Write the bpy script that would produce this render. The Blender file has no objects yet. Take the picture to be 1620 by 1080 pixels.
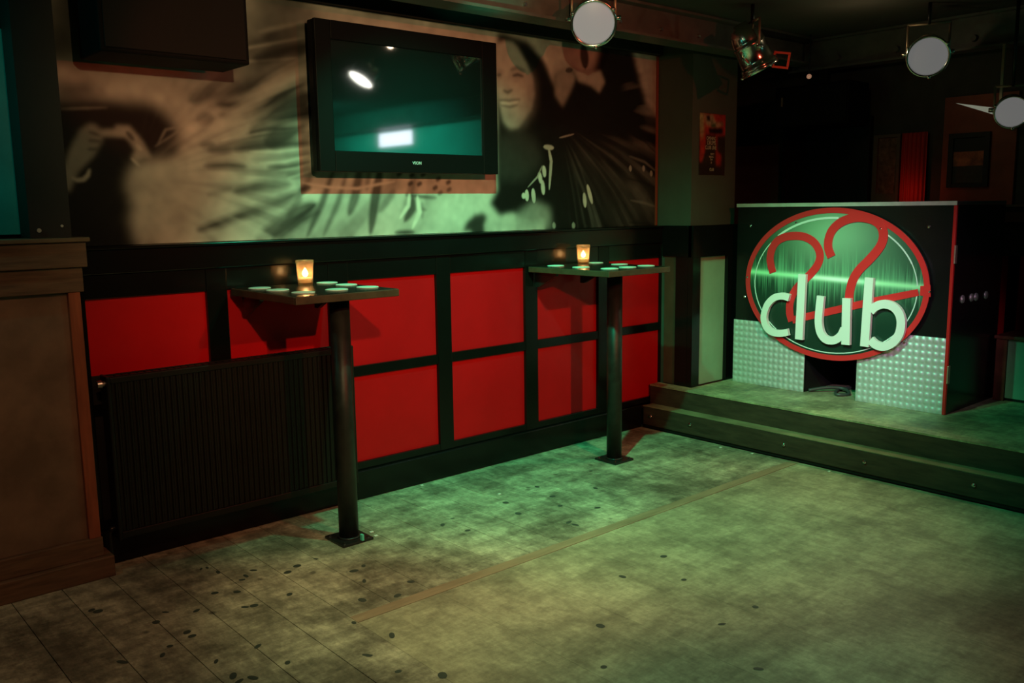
import bpy, bmesh, math, random
import numpy as np
from mathutils import Vector, Matrix
random.seed(7)
S = bpy.context.scene
COL = S.collection

# ---------------------------------------------------------------- camera
def add_cam():
    cd = bpy.data.cameras.new('camera')
    cd.sensor_width = 36.0
    cd.sensor_fit = 'HORIZONTAL'
    cd.lens = 1414.16 * 36.0 / 1620.0
    cd.clip_start = 0.05
    o = bpy.data.objects.new('camera', cd)
    COL.objects.link(o)
    yaw, pit, rol = 0.718113, 0.150048, -0.0136209
    f = Vector((math.sin(yaw) * math.cos(pit), math.cos(yaw) * math.cos(pit), -math.sin(pit)))
    r = Vector((math.cos(yaw), -math.sin(yaw), 0))
    u = r.cross(f)
    r2 = math.cos(rol) * r + math.sin(rol) * u
    u2 = -math.sin(rol) * r + math.cos(rol) * u
    m = Matrix((r2, u2, -f)).transposed().to_4x4()
    m.translation = (0, 0, 1.45)
    o.matrix_world = m
    S.camera = o
add_cam()

# ---------------------------------------------------------------- world, exposure, lamps
W = bpy.data.worlds.new('world'); S.world = W
W.use_nodes = True
W.node_tree.nodes['Background'].inputs[0].default_value = (0.9, 0.75, 0.5, 1)
W.node_tree.nodes['Background'].inputs[1].default_value = 0.004
S.view_settings.view_transform = 'Standard'
S.view_settings.look = 'None'
S.view_settings.exposure = 0.0
S.view_settings.gamma = 1.0
S.view_settings.use_curve_mapping = False
try:
    S.cycles.use_denoising = True
    S.cycles.sample_clamp_indirect = 4.0
    S.cycles.max_bounces = 6
except Exception:
    pass

GREEN = (0.10, 1.0, 0.42)
WARM = (1.0, 0.62, 0.30)
RED = (1.0, 0.10, 0.04)
def spot(name, loc, aim, power, col, angle, blend=0.8, size=0.05):
    d = bpy.data.lights.new(name, 'SPOT')
    d.energy = power; d.color = col; d.spot_size = math.radians(angle); d.spot_blend = blend
    d.shadow_soft_size = size
    o = bpy.data.objects.new(name, d); COL.objects.link(o)
    o.location = loc
    o.rotation_euler = (Vector(aim) - Vector(loc)).to_track_quat('-Z', 'Y').to_euler()
    return o
def point(name, loc, power, col, size=0.02):
    d = bpy.data.lights.new(name, 'POINT')
    d.energy = power; d.color = col; d.shadow_soft_size = size
    o = bpy.data.objects.new(name, d); COL.objects.link(o); o.location = loc
    return o
def area(name, loc, aim, power, col, sx, sy):
    d = bpy.data.lights.new(name, 'AREA')
    d.shape = 'RECTANGLE'; d.size = sx; d.size_y = sy; d.energy = power; d.color = col
    o = bpy.data.objects.new(name, d); COL.objects.link(o); o.location = loc
    o.rotation_euler = (Vector(aim) - Vector(loc)).to_track_quat('-Z', 'Y').to_euler()
    return o
# lamps of the club and added unseen fills: name, place, aimed at, watts, colour, cone, softness, size
LAMPS = [
('green_spot', (2.33, 2.62, 2.42), (2.75, 3.83, 1.02), 108, (0.0, 1.0, 0.50), 86, 0.8, 0.02),
('green_floor_spot', (2.36, 2.60, 2.42), (3.85, 3.15, 0.05), 150, (0.0, 1.0, 0.44), 90, 0.9, 0.02),
('green_booth_spot', (2.9, 2.3, 2.40), (5.0, 2.95, 0.50), 185, (0.30, 1.0, 0.50), 44, 0.9, 0.03),
('green_beam_fill', (2.60, 2.90, 2.10), (2.85, 3.38, 2.50), 10, (0.0, 1.0, 0.5), 46, 0.9, 0.02),  # added green light without a fixture, brightens the beam
('amber_wall_wash', (0.9, 0.6, 2.20), (2.50, 3.8, 1.68), 160, (1.0, 0.68, 0.31), 60, 1.0, 0.03),
('white_lamp_one', (3.20, 2.98, 2.26), (2.1, 1.9, 0.0), 26, (1.0, 0.86, 0.46), 66, 1.0, 0.02),
('white_lamp_two', (5.0, 2.25, 2.15), (3.3, 2.35, 0.0), 62, (1.0, 0.80, 0.48), 66, 1.0, 0.02),
('front_wash', (0.9, -0.4, 2.4), (2.6, 2.0, 0.0), 128, (0.25, 1.0, 0.58), 35, 1.0, 0.06),
('front_left_wash', (0.9, 1.6, 2.4), (1.95, 2.65, 0.0), 140, (1.0, 0.98, 0.50), 42, 1.0, 0.06),  # added light, brightens the left front floor
('booth_wash', (1.8, 0.6, 2.4), (5.0, 2.55, 0.80), 300, (0.80, 0.48, 0.80), 23, 1.0, 0.03),
('red_wash', (2.5, -0.5, 2.4), (3.5, 3.8, 0.7), 215, (1.0, 0.10, 0.05), 66, 1.0, 0.02),
('teal_back_fill', (3.9, -1.4, 2.3), (6.0, -1.4, 1.7), 300, (0.02, 1.0, 0.66), 96, 0.9, 0.02),  # added teal light behind the viewer, feeds the screen's reflection
('red_corner_fill', (2.6, 0.3, 1.80), (1.40, 3.83, 2.04), 70, (1.0, 0.08, 0.03), 13, 0.6, 0.02),  # added red light tinting the shaded mural under the loudspeaker
('counter_fill', (0.5, 1.7, 2.3), (0.85, 3.45, 0.35), 42, (1.0, 0.42, 0.20), 54, 1.0, 0.03),  # added warm light for the counter and nearby floor
]
for a in LAMPS: spot(*a)
POINTS = [
('green_lamp_spill', (2.40, 2.72, 2.30), 0.25, (0.08, 1.0, 0.5), 0.03),
('lamp_spill_one', (3.02, 2.92, 2.38), 0.4, (1.0, 0.75, 0.5), 0.02),
('lamp_spill_two', (4.85, 2.60, 2.28), 0.9, (1.0, 0.70, 0.40), 0.02),
('teal_window_fill', (0.3, 3.45, 1.9), 3.0, (0.1, 1.0, 0.8), 0.02),  # added teal light in front of the pane
]
for a in POINTS: point(*a)
point('red_far_lamp', (5.85, 2.77, 1.50), 0.14, RED, 0.01)
point('candle_light_near', (1.965, 3.668, 1.165), 0.8, (1.0, 0.5, 0.2), 0.006)
point('candle_light_far', (3.79, 3.69, 1.165), 0.8, (1.0, 0.5, 0.2), 0.006)


# ---------------------------------------------------------------- helpers
def tag(o, label=None, cat=None, group=None, kind=None):
    if label: o['label'] = label
    if cat: o['category'] = cat
    if group: o['group'] = group
    if kind: o['kind'] = kind
    return o
def wloc(p):
    v = Vector((0, 0, 0))
    while p is not None:
        v += Vector(p.location); p = p.parent
    return v
def empty(name, loc, label=None, cat=None, group=None):
    o = bpy.data.objects.new(name, None); COL.objects.link(o)
    o.location = loc; o.empty_display_size = 0.1
    return tag(o, label, cat, group)
def link(name, bm, mat, parent=None, smooth=False, local=False, origin=None):
    """bm in world coordinates (unless local) -> ONE mesh object"""
    me = bpy.data.meshes.new(name)
    off = Vector((0, 0, 0))
    if not local:
        if parent is not None: off = wloc(parent)
        elif origin is not None: off = Vector(origin)
        bmesh.ops.translate(bm, vec=-off, verts=bm.verts)
    bm.to_mesh(me); bm.free()
    if isinstance(mat, (list, tuple)):
        for m in mat: me.materials.append(m)
    elif mat: me.materials.append(mat)
    if smooth:
        for p in me.polygons: p.use_smooth = True
    o = bpy.data.objects.new(name, me); COL.objects.link(o)
    if parent is not None: o.parent = parent
    elif origin is not None: o.location = origin
    return o
def bx(bm, x0, x1, y0, y1, z0, z1, bev=0.0):
    r = bmesh.ops.create_cube(bm, size=1.0)
    vs = r['verts']
    bmesh.ops.scale(bm, vec=(x1 - x0, y1 - y0, z1 - z0), verts=vs)
    bmesh.ops.translate(bm, vec=((x0 + x1) / 2, (y0 + y1) / 2, (z0 + z1) / 2), verts=vs)
    if bev:
        es = list({e for v in vs for e in v.link_edges})
        bmesh.ops.bevel(bm, geom=es, offset=bev, segments=2, affect='EDGES', profile=0.5)
def box(name, x0, x1, y0, y1, z0, z1, mat, parent=None, bev=0.0, **k):
    bm = bmesh.new(); bx(bm, x0, x1, y0, y1, z0, z1, bev)
    return link(name, bm, mat, parent, **k)
def cyl(bm, p0, p1, r0, r1=None, seg=24, caps=True):
    p0 = Vector(p0); p1 = Vector(p1); r1 = r0 if r1 is None else r1
    d = p1 - p0
    q = d.to_track_quat('Z', 'Y')
    rr = bmesh.ops.create_cone(bm, cap_ends=caps, segments=seg, radius1=r0, radius2=r1, depth=d.length)
    bmesh.ops.transform(bm, matrix=Matrix.Translation((p0 + p1) / 2) @ q.to_matrix().to_4x4(), verts=rr['verts'])
def lathe(bm, prof, seg=32, mat4=None, closed=False):
    """prof: (r, z) list, turned about Z"""
    rings = []
    for r, z in prof:
        if r < 1e-5:
            rings.append([bm.verts.new((0, 0, z))])
        else:
            rings.append([bm.verts.new((r * math.cos(2 * math.pi * i / seg), r * math.sin(2 * math.pi * i / seg), z)) for i in range(seg)])
    n = len(rings)
    for k in range(n if closed else n - 1):
        a, b = rings[k], rings[(k + 1) % n]
        for i in range(seg):
            j = (i + 1) % seg
            try:
                if len(a) == 1 and len(b) == 1: continue
                if len(a) == 1: bm.faces.new((a[0], b[j], b[i]))
                elif len(b) == 1: bm.faces.new((a[i], a[j], b[0]))
                else: bm.faces.new((a[i], a[j], b[j], b[i]))
            except ValueError:
                pass
    vs = [v for r in rings for v in r]
    if mat4 is not None: bmesh.ops.transform(bm, matrix=mat4, verts=vs)
    bmesh.ops.recalc_face_normals(bm, faces=bm.faces)
    return vs
def tube(bm, pts, r, seg=10):
    pts = [Vector(p) for p in pts]
    rings = []
    for i, p in enumerate(pts):
        t = (pts[min(i + 1, len(pts) - 1)] - pts[max(i - 1, 0)]).normalized()
        a = Vector((0, 0, 1)) if abs(t.z) < 0.9 else Vector((1, 0, 0))
        u = t.cross(a).normalized(); v = t.cross(u)
        rings.append([bm.verts.new(p + r * (math.cos(2 * math.pi * k / seg) * u + math.sin(2 * math.pi * k / seg) * v)) for k in range(seg)])
    for a, b in zip(rings, rings[1:]):
        for k in range(seg):
            bm.faces.new((a[k], a[(k + 1) % seg], b[(k + 1) % seg], b[k]))
    bm.faces.new(rings[0]); bm.faces.new(rings[-1][::-1])
    bmesh.ops.recalc_face_normals(bm, faces=bm.faces)
def smoothpts(pts, n=6, closed=False):
    """Catmull-Rom through 2-D or 3-D points"""
    P = [Vector(p) for p in pts]; out = []
    m = len(P)
    for i in range(m if closed else m - 1):
        a = P[(i - 1) % m] if (closed or i > 0) else P[0]
        b = P[i]; c = P[(i + 1) % m]
        d = P[(i + 2) % m] if (closed or i + 2 < m) else P[-1]
        for k in range(n):
            t = k / n
            out.append(0.5 * ((2 * b) + (-a + c) * t + (2 * a - 5 * b + 4 * c - d) * t * t + (-a + 3 * b - 3 * c + d) * t ** 3))
    if not closed: out.append(P[-1])
    return out
def ribbon(bm, pts, w, x0, x1, closed=False):
    """flat letter stroke in the (y, z) plane, thick from x0 to x1; pts 2-D (y, z)"""
    pts = [Vector((p[0], p[1])) for p in pts]; m = len(pts)
    ws = w if isinstance(w, (list, tuple)) else [w] * m
    L = []; R_ = []
    for i, p in enumerate(pts):
        a = pts[(i - 1) % m] if (closed or i > 0) else p
        b = pts[(i + 1) % m] if (closed or i < m - 1) else p
        t = (b - a).normalized(); nn = Vector((-t.y, t.x)) * ws[i] / 2
        L.append(p + nn); R_.append(p - nn)
    def col(q): return (bm.verts.new((x0, q.x, q.y)), bm.verts.new((x1, q.x, q.y)))
    l = [col(q) for q in L]; r = [col(q) for q in R_]
    for i in range(m if closed else m - 1):
        j = (i + 1) % m
        bm.faces.new((l[i][0], l[j][0], r[j][0], r[i][0]))
        bm.faces.new((l[i][1], r[i][1], r[j][1], l[j][1]))
        bm.faces.new((l[i][0], l[i][1], l[j][1], l[j][0]))
        bm.faces.new((r[i][0], r[j][0], r[j][1], r[i][1]))
    if not closed:
        for q in (0, m - 1): bm.faces.new((l[q][0], r[q][0], r[q][1], l[q][1]))
    bmesh.ops.recalc_face_normals(bm, faces=bm.faces)
def copy_tree(o, parent=None):
    c = o.copy(); COL.objects.link(c)
    if parent is not None: c.parent = parent
    for ch in [x for x in bpy.data.objects if x.parent == o]: copy_tree(ch, c)
    return c

# ---------------------------------------------------------------- materials
MATS = {}
def mat(name, col, rough=0.5, metal=0.0, noise=0.0, nscale=8.0, stretch=(1, 1, 1), bump=0.0, spec=0.5, emit=None, estr=0.0, rnd=0.0, coat=0.0, trans=0.0, ior=1.45):
    if name in MATS: return MATS[name]
    m = bpy.data.materials.new(name); m.use_nodes = True
    nt = m.node_tree; b = nt.nodes['Principled BSDF']
    b.inputs['Base Color'].default_value = (*col, 1)
    b.inputs['Roughness'].default_value = rough
    b.inputs['Metallic'].default_value = metal
    b.inputs['IOR'].default_value = ior
    b.inputs['Specular IOR Level'].default_value = spec
    b.inputs['Coat Weight'].default_value = coat
    b.inputs['Transmission Weight'].default_value = trans
    if emit:
        b.inputs['Emission Color'].default_value = (*emit, 1); b.inputs['Emission Strength'].default_value = estr
    if noise or bump or rnd:
        tc = nt.nodes.new('ShaderNodeTexCoord'); mp = nt.nodes.new('ShaderNodeMapping')
        mp.inputs['Scale'].default_value = stretch
        geo = nt.nodes.new('ShaderNodeNewGeometry')
        nt.links.new(geo.outputs['Position'], mp.inputs['Vector'])
        nz = nt.nodes.new('ShaderNodeTexNoise'); nz.inputs['Scale'].default_value = nscale
        nz.inputs['Detail'].default_value = 6; nz.inputs['Roughness'].default_value = 0.6
        nt.links.new(mp.outputs[0], nz.inputs['Vector'])
        mr = nt.nodes.new('ShaderNodeMapRange')
        mr.inputs['From Min'].default_value = 0.3; mr.inputs['From Max'].default_value = 0.7
        mr.inputs['To Min'].default_value = 1 - noise; mr.inputs['To Max'].default_value = 1 + noise
        nt.links.new(nz.outputs['Fac'], mr.inputs['Value'])
        last = mr.outputs[0]
        if rnd:
            oi = nt.nodes.new('ShaderNodeObjectInfo')
            m2 = nt.nodes.new('ShaderNodeMapRange')
            m2.inputs['To Min'].default_value = 1 - rnd; m2.inputs['To Max'].default_value = 1 + rnd
            nt.links.new(oi.outputs['Random'], m2.inputs['Value'])
            mu = nt.nodes.new('ShaderNodeMath'); mu.operation = 'MULTIPLY'
            nt.links.new(last, mu.inputs[0]); nt.links.new(m2.outputs[0], mu.inputs[1]); last = mu.outputs[0]
        vm = nt.nodes.new('ShaderNodeVectorMath'); vm.operation = 'SCALE'
        vm.inputs[0].default_value = col
        nt.links.new(last, vm.inputs['Scale']); nt.links.new(vm.outputs[0], b.inputs['Base Color'])
        if bump:
            bp = nt.nodes.new('ShaderNodeBump'); bp.inputs['Strength'].default_value = bump
            bp.inputs['Distance'].default_value = 0.005
            nt.links.new(nz.outputs['Fac'], bp.inputs['Height']); nt.links.new(bp.outputs[0], b.inputs['Normal'])
    MATS[name] = m
    return m
def print_mat(name, rough=0.45, spec=0.4):
    m = bpy.data.materials.new(name); m.use_nodes = True
    nt = m.node_tree; b = nt.nodes['Principled BSDF']
    a = nt.nodes.new('ShaderNodeVertexColor'); a.layer_name = 'print'
    nt.links.new(a.outputs['Color'], b.inputs['Base Color'])
    b.inputs['Roughness'].default_value = rough; b.inputs['Specular IOR Level'].default_value = spec
    return m

def floor_mat(name, col, dirt, spots):
    """worn dancefloor wood: grain along Y, grime patches, fallen spots"""
    m = bpy.data.materials.new(name); m.use_nodes = True
    nt = m.node_tree; N = nt.nodes; Lk = nt.links; b = N['Principled BSDF']
    geo = N.new('ShaderNodeNewGeometry')
    def noise(scale, st, det=5, rough=0.6):
        mp = N.new('ShaderNodeMapping'); mp.inputs['Scale'].default_value = st
        Lk.new(geo.outputs['Position'], mp.inputs['Vector'])
        n = N.new('ShaderNodeTexNoise'); n.inputs['Scale'].default_value = scale; n.inputs['Detail'].default_value = det
        n.inputs['Roughness'].default_value = rough
        Lk.new(mp.outputs[0], n.inputs['Vector']); return n.outputs['Fac']
    def rng(v, a, b_, c, d):
        r = N.new('ShaderNodeMapRange'); r.inputs[1].default_value = a; r.inputs[2].default_value = b_
        r.inputs[3].default_value = c; r.inputs[4].default_value = d; Lk.new(v, r.inputs[0]); return r.outputs[0]
    def mul(a, c):
        r = N.new('ShaderNodeMath'); r.operation = 'MULTIPLY'; Lk.new(a, r.inputs[0]); Lk.new(c, r.inputs[1]); return r.outputs[0]
    grain = rng(noise(14, (3.0, 0.5, 1)), 0.3, 0.7, 0.90, 1.10)
    patch = rng(noise(2.4, (1, 1, 1), 8, 0.72), 0.40, 0.58, 1 - dirt, 1.12)
    scuff = rng(noise(9, (1.6, 0.8, 1), 6, 0.8), 0.42, 0.60, 1 - dirt * 0.6, 1.10)
    fine = rng(noise(38, (1, 1.4, 1), 4), 0.35, 0.7, 0.88, 1.10)
    drag = rng(noise(5, (0.5, 2.6, 1), 7, 0.75), 0.40, 0.62, 1 - dirt * 0.55, 1.08)
    oi = N.new('ShaderNodeObjectInfo')
    rnd = rng(oi.outputs['Random'], 0, 1, 0.90, 1.08)
    f = mul(mul(mul(grain, patch), mul(fine, drag)), mul(rnd, scuff))
    if spots:
        vo = N.new('ShaderNodeTexVoronoi'); vo.inputs['Scale'].default_value = 5.5; vo.inputs['Randomness'].default_value = 1
        Lk.new(geo.outputs['Position'], vo.inputs['Vector'])
        sp = rng(vo.outputs['Distance'], 0.045, 0.10, 0.45, 1.0)
        f = mul(f, sp)
    vm = N.new('ShaderNodeVectorMath'); vm.operation = 'SCALE'; vm.inputs[0].default_value = col
    Lk.new(f, vm.inputs['Scale']); Lk.new(vm.outputs[0], b.inputs['Base Color'])
    b.inputs['Roughness'].default_value = 0.55
    b.inputs['Specular IOR Level'].default_value = 0.3
    bp = N.new('ShaderNodeBump'); bp.inputs['Strength'].default_value = 0.25; bp.inputs['Distance'].default_value = 0.003
    Lk.new(fine, bp.inputs['Height']); Lk.new(bp.outputs[0], b.inputs['Normal'])
    return m

GLOSS_BLACK = mat('gloss black paint', (0.0045, 0.005, 0.0045), 0.23, bump=0.03, nscale=6, noise=0.2, spec=0.30)
FRIEZE = mat('lacquered black frieze', (0.004, 0.0045, 0.004), 0.20, bump=0.03, nscale=6, noise=0.2, spec=0.5, ior=1.5)
BLACK = mat('matt black paint', (0.009, 0.009, 0.008), 0.55, noise=0.3, bump=0.1)
BLACK2 = mat('satin black metal', (0.012, 0.013, 0.012), 0.32, noise=0.3, nscale=30, bump=0.1)
REDP = mat('red gloss panel', (0.55, 0.004, 0.007), 0.42, noise=0.10, nscale=3, spec=0.25)
GREYW = mat('grey green wall paint', (0.058, 0.078, 0.056), 0.8, noise=0.12, nscale=4, bump=0.1)
DARKW = mat('charcoal wall paint', (0.02, 0.02, 0.018), 0.8, noise=0.2, nscale=4)
CEIL = mat('dark ceiling paint', (0.06, 0.06, 0.05), 0.9, noise=0.15, nscale=3)
DWOOD = mat('dark stained wood', (0.15, 0.085, 0.048), 0.45, noise=0.35, nscale=10, stretch=(0.6, 3, 6), bump=0.15)
PWOOD = mat('scuffed brown panel', (0.20, 0.125, 0.08), 0.5, noise=0.3, nscale=5, bump=0.1)
OWOOD = mat('reddish brown stile', (0.30, 0.08, 0.035), 0.45, noise=0.3, nscale=8, stretch=(6, 6, 0.6), bump=0.1)
STEPW = mat('worn step riser wood', (0.050, 0.030, 0.018), 0.6, noise=0.4, nscale=9, stretch=(1, 0.7, 4), bump=0.2)
CHROME = mat('chrome', (0.75, 0.75, 0.72), 0.13, metal=1.0)
ALU = mat('brushed aluminium', (0.62, 0.63, 0.6), 0.35, metal=1.0, noise=0.1, nscale=60)
DIMPLE = mat('engine turned steel', (0.72, 0.74, 0.70), 0.42, metal=0.55, noise=0.06, nscale=40)
GLASS = mat('clear glass', (0.98, 0.98, 0.97), 0.02, trans=1.0, ior=1.45)
COAST = mat('pale card', (0.80, 0.84, 0.78), 0.6, noise=0.05)

# ---------------------------------------------------------------- room shell
FLA = floor_mat('worn light boards', (0.47, 0.44, 0.30), 0.58, True)
FLB = floor_mat('worn dancefloor boards', (0.40, 0.375, 0.24), 0.34, False)
FLS = floor_mat('worn stage boards', (0.46, 0.40, 0.23), 0.45, False)
floor = box('floor', -3.0, 6.2, -3.4, 5.2, -0.12, -0.012, mat('floor gaps', (0.13, 0.085, 0.055), 0.8), origin=(0, 0, 0))
tag(floor, kind='structure')
def board(name, x0, x1, y0, y1, m, parent, z0=-0.012, z1=0.0):
    return box(name, x0, x1, y0, y1, z0, z1, m, parent)
PW = 0.1755
x = -1.265
SEAMX = 1.542
while x < 4.40:
    x1 = min(x + PW, 4.42)
    if x1 <= SEAMX + 0.02:
        cut = random.uniform(0.4, 2.2)
        board('floor_board', x + 0.0015, x1 - 0.0015, -3.3, cut - 0.001, FLA, floor)
        board('floor_board', x + 0.0015, x1 - 0.0015, cut + 0.001, 3.80, FLA, floor)
    else:
        board('floor_board', x + 0.001, x1 - 0.001, 2.672, 3.80, FLA, floor)
    x += PW
x = SEAMX
while x < 4.40:
    x1 = min(x + 0.36, 4.42)
    board('floor_board', x + 0.0005, x1 - 0.0004, -3.3, 2.612, FLB, floor)
    x = x1
board('border_board', SEAMX, 4.42, 2.614, 2.670, mat('reddish border board', (0.30, 0.225, 0.14), 0.5, noise=0.25, nscale=7, stretch=(0.6, 4, 1)), floor, z1=0.001)

ceiling = box('ceiling', -3.0, 6.2, -3.4, 5.2, 2.54, 2.66, CEIL); tag(ceiling, kind='structure')

# --- mural wall with its black and red wainscot
wl = box('wall_left', -3.0, 4.63, 3.84, 3.99, 0.0, 2.54, DARKW, origin=(0, 3.84, 0)); tag(wl, kind='structure')
cols = [(1.055, 1.552), (1.645, 2.150), (2.255, 2.788), (2.880, 3.415), (3.510, 4.022), (4.118, 4.619)]
rows = [(0.188, 0.625), (0.678, 1.103)]
for (a, b_) in cols:
    for (c, d) in rows:
        box('red_panel', a - 0.01, b_ + 0.01, 3.806, 3.839, c - 0.01, d + 0.01, REDP, wl)
ed = [0.95] + [v for c in cols for v in c] + [4.629]
for i in range(0, len(ed), 2):
    if ed[i + 1] - ed[i] > 0.006:
        box('stile', ed[i], ed[i + 1], 3.786, 3.838, 0.15, 1.20, GLOSS_BLACK, wl, bev=0.002)
for i, (a, b_) in enumerate(cols):
    box('rail', a + 0.0005, b_ - 0.0005, 3.788, 3.838, 0.626, 0.677, GLOSS_BLACK, wl, bev=0.002)
    box('rail', a + 0.0005, b_ - 0.0005, 3.788, 3.838, 0.150, 0.187, GLOSS_BLACK, wl, bev=0.002)
    box('rail', a + 0.0005, b_ - 0.0005, 3.788, 3.838, 1.104, 1.20, FRIEZE, wl, bev=0.002)
box('baseboard', 0.95, 4.419, 3.768, 3.838, 0.0, 0.148, GLOSS_BLACK, wl, bev=0.006)
box('frieze_board', 0.95, 4.629, 3.772, 3.838, 1.202, 1.300, FRIEZE, wl, bev=0.003)
box('ledge', 0.95, 4.629, 3.752, 3.838, 1.301, 1.313, GLOSS_BLACK, wl, bev=0.003)
box('ceiling_fascia', 0.95, 4.62, 3.79, 3.838, 2.388, 2.539, DARKW, wl)

# --- boxed-out pier with the poster, right of the mural
wp = box('wall_pier', 4.632, 5.10, 3.56, 3.99, 0.0, 2.54, GREYW, origin=(4.632, 3.56, 0)); tag(wp, kind='structure')
PB = mat('pale pier panel', (0.27, 0.40, 0.27), 0.45, noise=0.12, nscale=4)
BRN = mat('brown pier panel', (0.07, 0.042, 0.025), 0.5, noise=0.2)
box('frieze_board', 4.612, 4.631, 3.535, 3.771, 1.115, 1.313, GLOSS_BLACK, wp)
box('frieze_board', 4.612, 5.10, 3.520, 3.559, 1.112, 1.313, GLOSS_BLACK, wp)
box('side_panel', 4.624, 4.631, 3.66, 3.76, 0.273, 1.114, BRN, wp)
box('stile', 4.612, 4.631, 3.561, 3.659, 0.273, 1.114, GLOSS_BLACK, wp)
box('stile', 4.612, 4.69, 3.520, 3.559, 0.273, 1.111, GLOSS_BLACK, wp)
box('front_panel', 4.691, 4.985, 3.545, 3.559, 0.273, 1.111, PB, wp)
box('stile', 4.986, 5.10, 3.520, 3.559, 0.273, 1.111, GLOSS_BLACK, wp)

# --- far wall behind the stage
wb = box('wall_back', 6.02, 6.17, -3.4, 5.2, 0.0, 2.54, mat('far wall paint', (0.06, 0.055, 0.042), 0.8, noise=0.2), origin=(6.02, 0, 0)); tag(wb, kind='structure')
yy = 2.652; k = 0
while yy > -2.5:
    box('red_panel', 6.000, 6.019, yy - 0.498, yy, 0.273, 1.103, REDP, wb)
    box('stile', 5.985, 6.019, yy - 0.560, yy - 0.499, 0.273, 1.103, GLOSS_BLACK, wb)
    yy -= 0.561
box('stile', 5.985, 6.019, 2.653, 3.06, 0.273, 1.103, GLOSS_BLACK, wb)
box('frieze_board', 5.98, 6.019, -3.0, 3.06, 1.104, 1.300, mat('dark green gloss board', (0.012, 0.022, 0.018), 0.3), wb)
box('ledge', 5.965, 6.019, -3.0, 3.06, 1.301, 1.313, GLOSS_BLACK, wb)
box('wall_panel', 5.995, 6.019, 2.16, 2.60, 1.42, 2.10, mat('terracotta boards', (0.30, 0.07, 0.03), 0.6, noise=0.35, nscale=4), wb)
box('wall_panel', 5.997, 6.019, -3.3, 1.95, 1.90, 2.36, mat('unseen teal boards', (0.30, 0.55, 0.48), 0.6, noise=0.15, nscale=2), wb)  # unseen boards added so the television mirrors a teal gradient
box('rail', 5.975, 6.019, -3.0, 3.06, 1.405, 1.419, mat('thin worn rail', (0.10, 0.08, 0.05), 0.4), wb)
d1 = empty('door_1', (6.0, 3.40, 0.0)); tag(d1, kind='structure')
box('door_leaf', 5.992, 6.019, 3.12, 3.72, 0.273, 1.96, mat('black door paint', (0.010, 0.008, 0.006), 0.5, noise=0.4), d1)
for a, b_ in ((3.085, 3.119), (3.721, 3.755)):
    box('door_jamb', 5.97, 6.019, a, b_, 0.273, 1.99, BLACK, d1)
box('door_head', 5.97, 6.019, 3.085, 3.755, 1.991, 2.03, BLACK, d1)
box('door_handle', 5.95, 5.991, 3.16, 3.175, 1.02, 1.14, ALU, d1, bev=0.004)

wr = box('wall_right', -3.0, 6.2, -3.55, -3.401, 0, 2.54, mat('green black wall', (0.03, 0.05, 0.04), 0.7, noise=0.2)); tag(wr, kind='structure')
wf = box('wall_front', -3.15, -3.001, -3.4, 5.2, 0, 2.54, DARKW); tag(wf, kind='structure')
wc = box('wall_passage', -3.0, 6.2, 5.201, 5.3, 0, 2.54, GREYW); tag(wc, kind='structure')

# --- ceiling beams
def ibeam(name, axis, c, lo, hi, z0, z1, label, w=0.12, fl=0.014):
    r = empty(name, (c, lo, z0) if axis == 'y' else (lo, c, z0), label, 'beam')
    def bb(n, o0, o1, za, zb, m, parent, l=lo, h=hi):
        if axis == 'x': return box(n, l, h, c + o0, c + o1, za, zb, m, parent)
        return box(n, c + o0, c + o1, l, h, za, zb, m, parent)
    BM = mat('painted steel beam', (0.10, 0.10, 0.085), 0.42, noise=0.25, nscale=10, bump=0.15)
    bb('flange', -w / 2, w / 2, z0, z0 + fl, BM, r)
    bb('web', -0.012, 0.012, z0 + fl, z1 - fl, BM, r)
    bb('flange', -w / 2, w / 2, z1 - fl, z1, BM, r)
    return r
b1 = ibeam('ceiling_beam', 'x', 3.40, -1.5, 5.62, 2.362, 2.538, 'long dark steel ceiling beam running above the television and the mural', w=0.14)
b2 = ibeam('ceiling_beam', 'y', 5.735, -3.2, 3.55, 2.332, 2.538, 'dark steel ceiling beam crossing above the booth with round bolts', w=0.12)
for i in range(12):
    xx = 1.0 + 0.345 * i
    bm = bmesh.new(); cyl(bm, (xx, 3.388, 2.425), (xx, 3.374, 2.425), 0.011, 0.008, 10)
    link('bolt', bm, ALU, b1)
for y_ in (3.2, 2.80, 2.33, 1.9):
    bm = bmesh.new(); cyl(bm, (5.723, y_, 2.40), (5.70, y_, 2.40), 0.022, 0.017, 12)
    link('bolt', bm, MATS['painted steel beam'], b2)
box('plaster_fill', 4.9, 5.62, 3.335, 3.52, 2.50, 2.539, DARKW, b1)

# --- left end: column, tinted window
wn = empty('window_1', (0.2, 3.8, 1.36)); tag(wn, kind='structure')
box('window_pane', -2.4, 0.960, 3.806, 3.812, 1.37, 2.12, mat('teal tinted glass', (0.02, 0.30, 0.26), 0.25, noise=0.3, nscale=2.5), wn)
box('window_frame', -2.4, 0.960, 3.80, 3.839, 2.121, 2.539, BLACK, wn)
box('window_backing', -2.4, 0.960, 3.814, 3.838, 1.37, 2.12, BLACK, wn)
cl = empty('pillar', (0.9, 3.75, 1.356), 'matt black square pillar rising from the wooden counter beside the mural', 'pillar')
box('shaft', 0.850, 0.992, 3.66, 3.80, 1.357, 2.538, mat('pillar brown black', (0.012, 0.010, 0.008), 0.6, noise=0.2), cl)
bm = bmesh.new(); cyl(bm, (0.880, 3.66, 1.385), (0.880, 3.652, 1.385), 0.008, 0.008, 10)
link('screw', bm, ALU, cl)
bm = bmesh.new(); cyl(bm, (0.96, 3.66, 1.40), (0.96, 3.654, 1.40), 0.005, 0.005, 10)
link('screw', bm, ALU, cl)

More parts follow.
